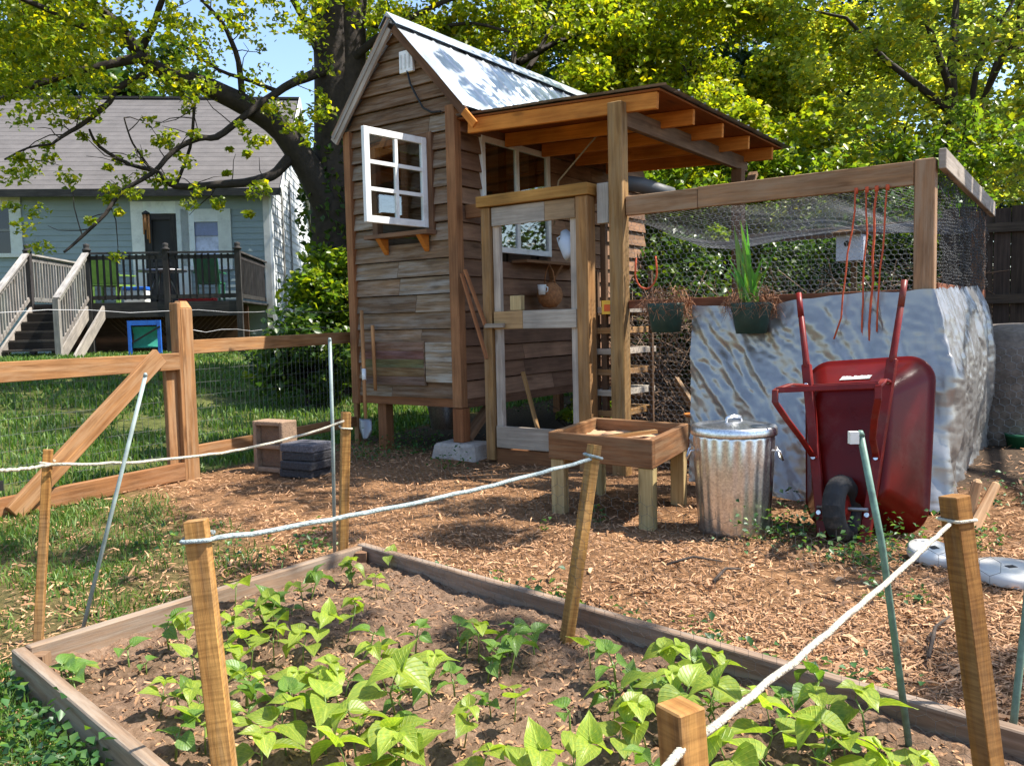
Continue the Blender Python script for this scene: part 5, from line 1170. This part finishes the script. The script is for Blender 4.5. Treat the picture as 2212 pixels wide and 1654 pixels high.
p = HS.wl((HS.fp(295, 625, -2.5).x, -2.5, dzf)); t = thing('cooler', 'small white and blue cooler on the deck behind the railing', 'cooler', p, HS.a); m = MB(); m.box(-.22, .22, -.15, .15, 0, .26); m.build('cooler_body', M['white'], t, .02); m = MB(); m.box(-.23, .23, -.16, .16, .261, .33); m.build('lid', M['bluef'], t, .01)
pt = thing('patio_table', 'dark round patio table on the deck in front of the door', 'table', HS.wl((HS.fp(352, 600, -1.6).x, -1.6, dzf)), HS.a); m = MB(); m.lathe([(0, .69), (.5, .69), (.5, .73), (0, .73)], n=28); m.build('tabletop', M['steel'], pt)
for k in range(4): a = k * PI / 2 + .7; m = MB(); m.tube([(.1 * math.cos(a), .1 * math.sin(a), .69), (.38 * math.cos(a), .38 * math.sin(a), 0)], .02, 6); m.build('leg', M['steel'], pt)
bp = HS.wl((HS.fp(316, 790, -4.0).x, -4.0, 0)); bp.z = hz(bp.x, bp.y); t = thing('blue_frame', 'bright blue upright frame holding a green panel on the lawn by the deck', 'frame', bp, HS.a)
hw = (HS.fp(352, 740, -4).x - HS.fp(281, 740, -4).x) / 2; fh = HS.fp(316, 692, -4).z - bp.z
for a in (-hw + .03, hw - .03): m = MB(); m.box(a - .03, a + .03, -.03, .03, 0, fh, 2); m.build('upright', M['bluef'], t)
m = MB(); m.box(-hw + .06, hw - .06, -.028, .028, fh - .09, fh - .0, 0); m.build('top_bar', M['bluef'], t); m = MB(); m.grid(lambda u, v: ((-hw + .06) + (2 * hw - .12) * u, .03 + .10 * math.sin(PI * v), .16 + (fh - .28) * v), 6, 10); m.build('panel', M['green'], t)
m = MB(); m.beam((-hw, -.0, .22), (hw, -.035, .56), .03, .03); m.build('crossbar', M['black'], t)

# ------------------------------------------------------------------ trees
def gat(px, Y): q = at(px, 700, Y); return (q.x, q.y, hz(q.x, q.y))
gT = 'trees behind the shed'
tree('yellow_tree', 'bright yellow green leafy tree directly behind the shed roof', 'tree', gat(1130, 13.2), 0, 4.9, (2.6, 1.8, 2.9), 150, 330, .092, 'leafA', gT, shell=.6)
tree('yellow_tree', 'bright yellow green tree above and behind the porch roof', 'tree', gat(1480, 13.6), 0, 4.4, (2.3, 1.7, 3.0), 150, 330, .092, 'leafA', gT, shell=.6)
tree('understory_tree', 'low yellow green bushy tree seen under the end of the porch roof', 'tree', gat(1560, 11.2), 0, 2.5, (1.8, 1.0, 1.5), 85, 260, .085, 'leafA', gT, tr=.08, clr=.38)
tree('dark_tree', 'dark blue green evergreen rising high between the yellow trees', 'tree', gat(1745, 17.5), 0, 6.0, (2.0, 1.6, 4.0), 130, 220, .12, 'leafD', gT, clr=.55)
tree('dark_tree', 'dark evergreen mostly hidden behind the top of the shed roof and yellow leaves', 'tree', gat(1400, 19), 0, 7.4, (3.4, 1.8, 3.6), 130, 150, .17, 'leafD', gT, clr=.6)
tree('olive_tree', 'large olive green tree filling the upper right above the board fence', 'tree', gat(2060, 12.5), 0, 4.5, (2.9, 2.0, 2.9), 170, 210, .095, 'leafC', gT, upb=1.0, clr=.42, shell=.75)
tree('olive_tree', 'smaller olive green tree between the evergreen and the large olive tree', 'tree', gat(1860, 14.5), 0, 3.7, (2.2, 1.4, 2.4), 120, 230, .10, 'leafC', gT, upb=1.0)
tree('leafy_tree', 'mid green tree rising behind the roof of the blue house', 'tree', gat(60, 36), 0, 8.4, (8.5, 3, 5.8), 190, 170, .34, 'leafE', None, tr=.3, clr=1.3)
tree('leafy_tree', 'distant green tree peeking over the house roof near the big trunk', 'tree', gat(560, 44), 0, 6.5, (5, 3, 4.3), 80, 100, .45, 'leafB', None, tr=.25, clr=1.2)
tree('olive_tree', 'tall pale olive tree at the upper right corner behind the large olive tree', 'tree', gat(2230, 17), 0, 6.0, (3.2, 2.0, 3.6), 150, 200, .13, 'leafC', gT, upb=1.0, clr=.55)
# shrubs
gS = 'shrubs behind the chicken run'
for px, Y, cz, rad, lm, lab in ((1400, 9.6, 1.2, (.8, .55, 1.1), 'leafE', 'dark leafy shrub between porch post and hanging pots'), (1580, 9.4, .9, (.9, .5, .8), 'leafE', 'dark leafy shrub behind the hanging pot with grassy leaves'), (1790, 9.2, 1.1, (.9, .5, .9), 'leafE', 'leafy shrub behind the bird box'), (1960, 9.3, 1.3, (.8, .5, 1.0), 'leafE', 'dark shrub behind the end post of the run'), (1700, 10.6, 2.2, (1.3, .6, .9), 'leafB', 'taller pale shrub above the sagging roof netting'), (2020, 10.4, 2.2, (1.2, .6, .9), 'leafB', 'taller pale shrub behind the corner of the run'), (1450, 10.3, 2.3, (.9, .5, .9), 'leafB', 'taller pale shrub right behind the porch post')):
    tree('shrub', lab, 'shrub', gat(px, Y), 0, cz, rad, 42, 90, .085, lm, gS, tr=.03, clr=.3, shell=.3)
tree('bright_bush', 'bright green bush between the big trunk and the shed', 'bush', gat(722, 11.3), 0, 1.35, (.62, .5, .75), 40, 130, .10, 'leafB', None, tr=.04, clr=.32)
tree('dark_bush', 'dark spreading bush in the shade left of the shed', 'bush', gat(660, 10.8), 0, .62, (.75, .5, .58), 38, 130, .10, 'leafE', None, tr=.04, clr=.32)
# far wood : one dense mass
C = []
for k in range(420):
    px = RNG.uniform(800, 2450); Y = RNG.uniform(20, 26); top = 5.9 + 1.6 * noise.noise(Vector((px * .006, 0, 0))) + (2.6 if px < 1650 else 0) - (1.0 if px > 1780 and px < 2080 else 0)
    q = at(px, 700, Y); C.append((q.x, q.y, RNG.uniform(.3, max(1, top))))
P0 = clumps(np.array(C), RNG.uniform(.7, 1.2, len(C)), 170); V, F, T = leaves(P0, .20, LP * .9, .6); tag(npmesh('woodland', V, F, T, M['leafD']), kind='stuff')
# dry brush on the bank behind the run
n = 3200; px = RNG.uniform(1340, 2120, n); Y = RNG.uniform(8.4, 10.2, n); P0 = np.array([at(a, 700, b) for a, b in zip(px, Y)]); P0[:, 2] = [hz(a, b) + RNG.uniform(0, 1.25) ** 1.2 for a, b in P0[:, :2]]
d = RNG.normal(0, 1, (n, 3)); d /= np.linalg.norm(d, axis=1)[:, None]; d *= RNG.uniform(.1, .45, n)[:, None]; V, F = prisms(P0 - d, P0 + d, .0045); tag(npmesh('dry_brush', V, F, np.ones((len(F), 3)) * RNG.uniform(.5, 1.6, (len(F), 1)), M['brush']), kind='stuff')

# the big tree by the shed
bt0 = at(716, 700, 12.2); bt0.z = hz(bt0.x, bt0.y); big = thing('big_tree', 'large dark trunked tree by the shed with a long bough reaching over the lawn', 'tree', bt0)
def limbpx(m, pts, Y0, Y1, n=8):
    P = []; r = []
    for i, (x, y, rr) in enumerate(pts):
        Y = Y0 + (Y1 - Y0) * i / (len(pts) - 1); P.append(at(x, y, Y)); r.append(rr / FPX * Y)
    # smooth
    Q = []; q = []
    for i in range(len(P) - 1):
        for k in range(3):
            t = k / 3; a = P[max(i - 1, 0)]; b = P[i]; c = P[i + 1]; d = P[min(i + 2, len(P) - 1)]
            Q.append(.5 * ((2 * b) + (c - a) * t + (2 * a - 5 * b + 4 * c - d) * t * t + (3 * b - a - 3 * c + d) * t ** 3) + Vector((noise.noise(b * 3 + Vector((t, 0, 0))), 0, noise.noise(b * 3 + Vector((0, t, 0))))) * min(.03, r[i] * .4)); q.append(r[i] * (1 - t) + r[i + 1] * t)
    Q.append(P[-1]); q.append(r[-1]); m.tube(Q, q, n, (1, 1, 1), cap=False); return Q
m = MB()
limbpx(m, [(712, 900, 62), (716, 760, 52), (720, 600, 48), (724, 440, 52), (724, 300, 44), (722, 180, 42), (716, 60, 40), (708, -80, 36), (690, -300, 28)], 12.2, 12.2, 14)
limbpx(m, [(735, 420, 30), (752, 250, 30), (758, 120, 30), (762, 0, 28), (770, -140, 26), (800, -320, 18)], 12.15, 12.3, 12)
off(m, bt0).build('trunk', M['bark'], big)
m = MB(); Ls = []
for pts, Y0, Y1 in (
    ([(716, 470, 38), (672, 375, 30), (610, 285, 26), (535, 230, 23), (445, 187, 20), (362, 160, 17), (302, 115, 14), (255, 55, 12), (190, 5, 9), (120, -60, 7)], 12.1, 10.2),
    ([(310, 122, 12), (225, 142, 9), (130, 165, 8), (50, 195, 7), (-40, 240, 5)], 10.7, 9.8),
    ([(640, 325, 14), (600, 370, 11), (555, 390, 10), (470, 398, 8), (378, 402, 7), (340, 372, 5), (282, 355, 4), (215, 318, 3.5), (193, 280, 2.5)], 11.8, 10.4),
    ([(700, 150, 12), (640, 175, 9), (602, 198, 8), (565, 222, 8), (520, 258, 7), (468, 296, 7), (428, 300, 6), (372, 330, 5.5), (330, 374, 5), (262, 416, 4.5), (228, 462, 4), (178, 510, 3.5), (138, 545, 2.5)], 11.9, 10.0),
    ([(320, 160, 8), (250, 193, 7), (235, 222, 6), (178, 268, 5), (142, 290, 4), (112, 312, 2.5)], 10.8, 10.0),
    ([(525, 225, 8), (515, 135, 6), (490, 70, 5), (455, 20, 4), (400, -30, 3)], 11.4, 10.6),
    ([(602, 198, 5), (540, 175, 4.5), (470, 150, 3.5), (390, 95, 2.5)], 11.7, 10.8),
    ([(690, 110, 9), (650, 30, 7), (610, -40, 5)], 11.9, 11.2), ([(250, 60, 8), (210, 70, 7), (120, 30, 6), (40, -5, 5)], 10.3, 9.4), ([(300, 118, 8), (330, 60, 7), (350, 0, 6), (365, -60, 5)], 10.8, 10.2),
    ([(380, 400, 4), (410, 320, 3.5), (420, 230, 3), (430, 190, 2)], 11.2, 10.8), ([(330, 374, 3), (300, 330, 2.5), (282, 300, 2), (268, 255, 1.5)], 10.6, 10.3),
    ([(110, 312, 2.5), (60, 320, 2.2), (10, 345, 2)], 10.2, 9.8), ([(760, 130, 10), (850, 60, 7), (960, 5, 5), (1060, -30, 3)], 12.1, 11.2), ([(775, 40, 9), (900, 70, 5), (1010, 50, 3.5), (1100, 70, 2.5)], 12.2, 11.4)):
    Ls.append(limbpx(m, pts, Y0, Y1))
# twigs
tips = []
for Q in Ls:
    for p in Q[4:]:
        if random.random() < .60:
            d = Vector((random.gauss(0, 1), random.gauss(0, .7), random.gauss(.35, .8))).normalized(); l = random.uniform(.25, .75); a = p; pts = [a]; 
            for k in range(4): d = (d + Vector((random.gauss(0, .35), random.gauss(0, .3), random.gauss(0, .3)))).normalized(); a = a + d * l / 4; pts.append(a)
            m.tube(pts, [.008, .007, .006, .0045, .003], 5, cap=False); tips.append(pts[-1]); tips.append(pts[2])
off(m, bt0).build('limbs', M['twig'], big)
# leaf sprays: dense over the upper left, thin along the low boughs
C = []; rad = []
def spray(px, py, Y, r): C.append(tuple(at(px, py, Y))); rad.append(r)
def density(x, y):
    d = 0
    if y < 215 - .15 * x: d = 1.0 - max(0, (x - 110) / 230)
    if 240 < x < 700 and y < 215: d = max(min(d, .3), .17)
    if x < 240 and 215 <= y < 260: d = max(d, .3)
    if x > 600 and y < 300: d = max(d, .25)
    return d
for k in range(1500):
    x, y = random.uniform(-80, 700), random.uniform(-140, 260)
    if random.random() < density(x, y) * .75: spray(x, y, random.uniform(9.2, 12.0), random.uniform(.10, .24))
for k in range(60): spray(random.uniform(690, 1100), random.uniform(-80, 60) , random.uniform(11, 12.5), random.uniform(.1, .22))
for (x, y, r, c) in ((25, 385, .17, 3), (75, 372, .14, 2), (145, 375, .13, 2), (70, 460, .16, 2), (100, 530, .13, 2), (10, 420, .1, 1), (205, 300, .08, 2), (110, 318, .1, 2), (150, 255, .1, 1), (270, 345, .08, 1), (370, 305, .1, 2), (395, 335, .1, 2), (350, 400, .1, 2), (240, 400, .1, 2), (285, 415, .1, 2), (425, 420, .12, 2), (460, 445, .1, 2), (545, 420, .1, 2), (545, 470, .06, 1), (540, 300, .1, 2), (520, 260, .08, 2), (590, 240, .1, 2), (470, 335, .05, 1), (565, 340, .05, 1), (400, 232, .1, 2), (330, 315, .08, 1), (280, 190, .1, 2), (180, 475, .06, 1), (255, 470, .06, 1), (620, 280, .1, 2), (560, 400, .08, 2), (35, 330, .08, 1), (480, 385, .05, 1), (230, 365, .06, 1), (660, 300, .1, 2), (700, 250, .12, 2)):
    for k in range(c): spray(x + random.gauss(0, 13), y + random.gauss(0, 11), random.uniform(9.6, 11.3), r)
for p in tips:
    s_ = ROT.transposed() @ (p - EYE); px = 1105.5 + FPX * s_.x / -s_.z; py = 827 - FPX * s_.y / -s_.z
    if random.random() < .2 + density(px, py): C.append(tuple(p)); rad.append(random.uniform(.07, .16))
P0 = clumps(np.array(C), np.array(rad) * 1.1, 30)
# the rest of the crown, above the picture, shading the lawn
C2 = np.stack([RNG.uniform(-9, 2.5, 130), RNG.uniform(7.5, 14, 130), RNG.uniform(6.3, 10, 130)], 1); C2 = C2[(C2[:, 2] - 1.12) / C2[:, 1] > .42]
P0 = np.concatenate([P0, clumps(C2, RNG.uniform(.35, .75, len(C2)), 180)], 0)
V, F, T = leaves(P0, .072, LP, .5, .35); npmesh('crown', V - np.array(bt0), F, T, M['leafA'], big)
m = MB()
for p in C2[::4]: limbs(m, at(708, -80, 12.2) , [Vector(p)], .09, n=5)
off(m, bt0).build('high_limbs', M['bark'], big)
n = 2600; th = RNG.uniform(0, 2 * PI, n); z = RNG.uniform(.3, 4.2, n) ** 1.0; rr = .34 + .12 * RNG.random(n) + .05 * np.sin(z * 5); keep = RNG.random(n) < np.clip(1.15 - z / 4.6, 0, 1); P0 = np.stack([bt0.x + .05 + rr * np.cos(th), bt0.y + rr * np.sin(th), bt0.z - .2 + z], 1)[keep]
V, F, T = leaves(P0, .10, LP, .2); o = npmesh('ivy', V - np.array(bt0), F, T, M['leafE'], None, loc=bt0); tag(o, 'green ivy climbing the lower part of the big trunk', 'ivy')
# shade tree standing outside the picture on the sunny side: its boughs dapple the garden
st0 = Vector((6.6, 6.2, hz(6.6, 6.2))); shade = thing('shade_tree', 'tall tree beside the yard whose high boughs dapple the mulch with shade', 'tree', st0)
C = []; rad = []
for k in range(85):
    tx, ty = RNG.uniform(-3.2, 4.2), RNG.uniform(2.2, 8.5); h = RNG.uniform(5.0, 8.0)
    if noise.noise(Vector((tx * .8, ty * .8, 11))) < -.02: continue
    p = Vector((tx, ty, 0)) + sdir * (h / sdir.z)
    s_ = ROT.transposed() @ (p - EYE)
    if s_.z < 0 and 827 - FPX * s_.y / -s_.z > -120 and abs(FPX * s_.x / s_.z) < 1150: continue
    C.append(tuple(p)); rad.append(RNG.uniform(.18, .5))
for k in range(16):
    q = SH.wl((RNG.uniform(-.6, .2), RNG.uniform(.1, 3.3), 3.3)); p = q + sdir * (RNG.uniform(2.2, 4.0) / sdir.z); C.append(tuple(p)); rad.append(RNG.uniform(.14, .34))
P0 = clumps(np.array(C), np.array(rad), 70); V, F, T = leaves(P0, .12, LP, .6); npmesh('crown', V - np.array(st0), F, T, M['leafC'], shade)
m = MB(); m.tube([st0 - Vector((0, 0, .2)), st0 + Vector((.1, 0, 2.5)), st0 + Vector((0, .1, 5)), st0 + Vector((-.3, 0, 8))], [.3, .22, .17, .08], 10)
for p in C[::3]: limbs(m, st0 + Vector((0, .1, random.uniform(3.8, 6))), [p], .06, n=5)
off(m, st0).build('trunk', M['bark'], shade)
# ------------------------------------------------------------------ bean plants
ROWS = [(-.02, .0), (.0, .30), (.10, .45), (.26, .475), (.44, .42), (.62, .30), (.80, .15), (1.0, .0)]
US = (-1, -.66, -.33, 0, .33, .66, 1)
def leafblade(V, F, UV, T, o, yaw, pitch, Lg, fold, droop, tint, roll=0):
    b = len(V); cy, sy = math.cos(yaw), math.sin(yaw)
    for t, w in ROWS:
        for u in US:
            x = u * w * Lg; y = (t - (.08 * abs(u) ** 1.5 if t < .2 else 0) + .05 * (1 - u * u) * (t > .9)) * Lg; z = abs(u) * w * Lg * fold - droop * Lg * t * t + .012 * Lg * math.sin(9 * t + 3 * u) * abs(u)
            x, z = x * math.cos(roll) - z * math.sin(roll), x * math.sin(roll) + z * math.cos(roll)
            cp, sp = math.cos(pitch), math.sin(pitch); y2, z2 = y * cp - z * sp, y * sp + z * cp
            V.append((o[0] + cy * y2 - sy * x, o[1] + sy * y2 + cy * x, o[2] + z2)); UVv.append((u, t))
    nu = len(US)
    for j in range(len(ROWS) - 1):
        for i in range(nu - 1):
            q = (b + j * nu + i, b + j * nu + i + 1, b + (j + 1) * nu + i + 1, b + (j + 1) * nu + i); F.append(q); UV.extend([UVv[k] for k in q]); T.append(tint)
UVv = []
def bean(name, label, group, seed, nodes, Lg, hgt, mat, lean=.25):
    """nodes: number of leaf tiers"""
    random.seed(seed); t = thing(name, label, 'bean plant', (0, 0, -5), 0, group); UVv.clear()
    V, F, UV, T = [], [], [], []; st = MB(); p = Vector((0, 0, -.02)); ax = Vector((random.gauss(0, .12), random.gauss(0, .12), 1)).normalized(); yaw0 = random.uniform(0, 6.28); pts = [p.copy()]
    for k in range(nodes):
        z = hgt * (.55 + .45 * (k + 1) / nodes) if nodes > 1 else hgt; q = ax * z + Vector((random.gauss(0, .008), random.gauss(0, .008), 0)); pts.append(q)
        three = k > 0 or nodes == 1 and random.random() < .3; yaw0 += 1.57 + random.gauss(0, .3); sz = Lg * (1 - .16 * k) * random.uniform(.85, 1.1)
        if not three:
            for s_ in (0, PI):
                yw = yaw0 + s_ + random.gauss(0, .3); d = Vector((math.cos(yw), math.sin(yw), .45)) * (.32 * sz); e = q + d; st.tube([q, q + d * .6 + Vector((0, 0, .005)), e], .0018, 5, (1, 1, 1)); g = random.uniform(.8, 1.25)
                leafblade(V, F, UV, T, e, yw, random.gauss(.05, .35), sz * random.uniform(.85, 1.1), random.uniform(.15, .55), random.uniform(.1, .5), (g * 1.05, g, g), random.gauss(0, .3))
        else:
            yw = yaw0; d = Vector((math.cos(yw) * .6, math.sin(yw) * .6, .8)) * (.5 * sz); e = q + d; st.tube([q, q + d * .5 + Vector((0, 0, .004)), e], .0017, 5, (1, 1, 1))
            for s_, sc in ((0, 1.0), (1.75, .82), (-1.75, .82)):
                g = random.uniform(.85, 1.35); y2 = yw + s_ + random.gauss(0, .15); st.tube([e, e + Vector((math.cos(y2), math.sin(y2), .1)) * .12 * sz], .0013, 4)
                leafblade(V, F, UV, T, e + Vector((math.cos(y2), math.sin(y2), .1)) * .12 * sz, y2, random.gauss(.05, .4), sz * sc, random.uniform(.2, .6), random.uniform(.1, .55), (g * 1.1, g, g * .9), random.gauss(0, .25))
    st.tube(pts, [.0032] + [.0026] * (len(pts) - 2) + [.002], 6, (1, 1, 1)); st.build('stem', M['stem'], t)
    npmesh('leaves', np.array(V), np.array(F), np.array(T), M[mat], t, uv=np.array(UV), smooth=True); return t
GB = 'young bean plants in the raised bed'; GSD = 'small seedlings low in the bed'
LBG = 'young bean plant with heart shaped leaves growing in the raised bed'; LSD = 'small dark green seedling low on the soil of the raised bed'
protoB = [bean('bean_plant', LBG, GB, 100 + k, n, L_, h, 'bean') for k, (n, L_, h) in enumerate(((1, .105, .10), (2, .10, .13), (2, .095, .15), (3, .09, .17), (1, .12, .12), (2, .115, .14), (3, .10, .15)))]
protoS = [bean('seedling', LSD, GSD, 300 + k, n, L_, h, 'beand') for k, (n, L_, h) in enumerate(((1, .045, .04), (1, .06, .05), (2, .05, .07), (2, .06, .08)))]
for o in protoS: o['category'] = 'seedling'
random.seed(5)
used = set()
def place(protos, k, x, y, h, sc, yaw=None, label=None, grp=True):
    b = G(x, y, .05 + h * sc); b.z = soilz(b.x, b.y); o = protos[k]; rot = (random.gauss(0, .08), random.gauss(0, .08), random.uniform(0, 6.28) if yaw is None else yaw)
    if o.name not in used: used.add(o.name); o.location = b; o.rotation_euler = rot; o.scale = (sc,) * 3; r = o
    else: r = dup(o, b, rot, sc)
    if label: r['label'] = label
    return r
BIG = [(505, 1265, 4, 1.0), (590, 1300, 2, 1), (545, 1325, 1, .95), (655, 1270, 1, .85), (760, 1212, 2, .8), (838, 1195, 0, .75), (812, 1245, 1, .7), (745, 1320, 3, .95), (650, 1385, 2, 1), (535, 1395, 5, .9), (625, 1450, 1, .9), (835, 1400, 6, 1), (735, 1432, 3, 1.05), (918, 1412, 1, .9), (1032, 1360, 2, .85), (862, 1475, 5, 1.25), (700, 1520, 4, 1.25), (772, 1555, 6, 1.15), (615, 1540, 1, 1.05), (430, 1490, 1, .9), (535, 1470, 3, .9), (440, 1550, 0, 1), (560, 1610, 2, 1), (905, 1592, 6, 1.15), (840, 1600, 5, 1), (1110, 1500, 0, 1), (1150, 1632, 5, 1.05), (1325, 1478, 0, 1.05), (1275, 1392, 0, .9), (1462, 1395, 6, 1), (1440, 1455, 1, .95), (1540, 1420, 2, .85), (1490, 1490, 4, 1), (1560, 1500, 5, 1.05), (1340, 1575, 1, .8), (1760, 1590, 6, 1.45), (1640, 1540, 5, 1.1), (1878, 1530, 2, 1.15), (1885, 1620, 3, 1.1), (1960, 1640, 1, .9), (390, 1345, 3, .9), (340, 1500, 1, .75), (180, 1425, 0, .55), (1560, 1600, 5, 1.2), (1690, 1640, 4, 1.2), (1060, 1640, 1, 1), (740, 1640, 5, 1.1), (1000, 1560, 2, .8), (690, 1350, 5, .85), (590, 1370, 1, .9), (480, 1340, 2, .9), (480, 1420, 1, .9), (690, 1460, 1, .9), (500, 1550, 3, .9), (420, 1410, 0, .9), (600, 1340, 4, .85), (1240, 1610, 5, 1.0), (1400, 1520, 6, 1.0), (1790, 1520, 1, 1.0)]
SPEC = {16: 'large pale veined bean leaf plant left of the middle foreground', 9: None}
for i, (x, y, k, s_) in enumerate(BIG): place(protoB, k, x, y, (.12, .14, .15, .17, .13, .15, .16)[k], s_ * .80)
for i in range(75):
    a, t_ = random.random() ** 1.2, random.random(); q = bedpt(.02 + .72 * a, .04 + .9 * t_); s_ = ROT.transposed() @ (q - EYE); px, py = 1105.5 + FPX * s_.x / -s_.z, 827 - FPX * s_.y / -s_.z
    if not (100 < px < 2150 and 1200 < py < 1720) or (780 < px < 1150 and 1230 < py < 1340): continue
    place(protoS, random.randrange(4), px, py, .0, random.uniform(.7, 1.35))
# weeds : low leafy ground cover
def weeds(pts, size, name='weeds', mat='weed', hgt=.05):
    P = []
    for (x, y, r, n) in pts:
        q = RNG.normal(0, 1, (n, 2)) * r; zz = np.array([hz(x + a, y + b) for a, b in q]); P.append(np.stack([x + q[:, 0], y + q[:, 1], zz + np.abs(RNG.normal(0, hgt * (1.5 if r >= .08 else 1), n)) + .008], 1))
    P = np.concatenate(P, 0); P = P[~inbed(P[:, 0], P[:, 1], .02)]; V, F, T = leaves(P, size, LP * 1.15, 1.3, .3); tag(npmesh(name, V, F, T, M[mat]), kind='stuff')
pts = []
for k in range(46): s_ = random.uniform(.05, .72); q = bedpt(s_, -.03 - abs(random.gauss(0, .045))); pts.append((q.x, q.y, random.uniform(.02, .06), int(26 * (.5 + s_))))
for (px, py, r, n) in ((1690, 1165, .10, 150), (1740, 1150, .10, 150), (1790, 1205, .07, 60), (1870, 1210, .08, 90), (1920, 1190, .10, 130), (1640, 1170, .08, 80), (1880, 1225, .06, 60), (2105, 1180, .07, 90), (2080, 1150, .05, 60), (1980, 1300, .03, 30), (1895, 1290, .03, 25), (1290, 1130, .03, 24), (1175, 1150, .02, 12), (900, 975, .2, 300), (850, 950, .25, 420), (790, 985, .15, 160), (800, 1000, .12, 60), (980, 1010, .08, 40), (690, 1190, .06, 60), (960, 1010, .05, 30), (1480, 880, .3, 200), (1490, 760, .5, 300), (1150, 885, .25, 160), (2150, 1100, .1, 60)):
    q = G(px, py); pts.append((q.x, q.y, r, n))
for k in range(34): q = G(random.uniform(-40, 250), random.uniform(1490, 1700)); pts.append((q.x, q.y, .07, 13))
for k in range(14): q = bedpt(random.uniform(.0, .35), 1.05 + abs(random.gauss(0, .05))); pts.append((q.x, q.y, .04, 40))
for k in range(12): q = G(random.uniform(300, 720), random.uniform(1150, 1230)); pts.append((q.x, q.y, .05, 14))
weeds(pts, .028)
x, y = RNG.uniform(-1.9, -.5, 16000), RNG.uniform(1.3, 2.7, 16000); k = (~inbed(x, y, .04)) & (np.array([noise.noise(Vector((a * 5, b_ * 5, 6))) for a, b_ in zip(x, y)]) > RNG.uniform(-.9, .2, 16000)); x, y = x[k], y[k]
blades('edge_grass', x, y, np.array([hz(a, b_) for a, b_ in zip(x, y)]) - .004, RNG.uniform(.03, .09, len(x)), .0022 + 0 * x, M['grass'], gpal, lean=.8)
# fine netting along the bed, tied to the stakes
nb = thing('bed_netting', 'fine dark wire netting stretched along the bed edge between the stakes facing the shed', 'netting', s3b)
for a_, b_, h_ in ((s3b, s4b, .60), (s4b, s5b, .60)):
    a_, b_ = Vector((a_.x, a_.y, 0)), Vector((b_.x, b_.y, 0)); L_ = (b_ - a_).length; d_ = (b_ - a_).normalized(); nn_ = Vector((-d_.y, d_.x, 0)) * .03
    net('netting_panel', hexseg(0, L_, .0, h_, .045), lambda p, q: tuple(a_ + d_ * p + nn_ * (1 + noise.noise(Vector((p * 3, q * 3, 1)))) + Vector((0, 0, q - .03 * math.sin(p / L_ * PI))) - Vector(s3b)), .0006, 'wired', nb)
# twigs and a few larger sticks on the mulch
for k, (x0, y0, x1, y1, l) in enumerate(((1540, 1255, 1600, 1228, 'bent dry twig on the mulch in front of the garbage can'), (1440, 1218, 1560, 1212, 'long straight dry twig on the mulch below the garbage can'), (2005, 1420, 2050, 1330, 'thin dark twig on the mulch left of the dark stake'), (1950, 1388, 1990, 1392, 'short yellowish wood chip on the mulch between pole and dark stake'))):
    a, b = G(x0, y0, .03), G(x1, y1, .03); m = MB(); mm = a.lerp(b, .5) + Vector((0, 0, .02)) + Vector((.0, .03, 0)); m.tube([a, a.lerp(mm, .6), mm, b], [.006, .007, .006, .004], 6, (1.6, 1.5, 1.4)); solo('dry_twig', m, M['twig'] if k != 3 else M['log'], l, 'twig', tuple(a), 'twigs on the mulch')
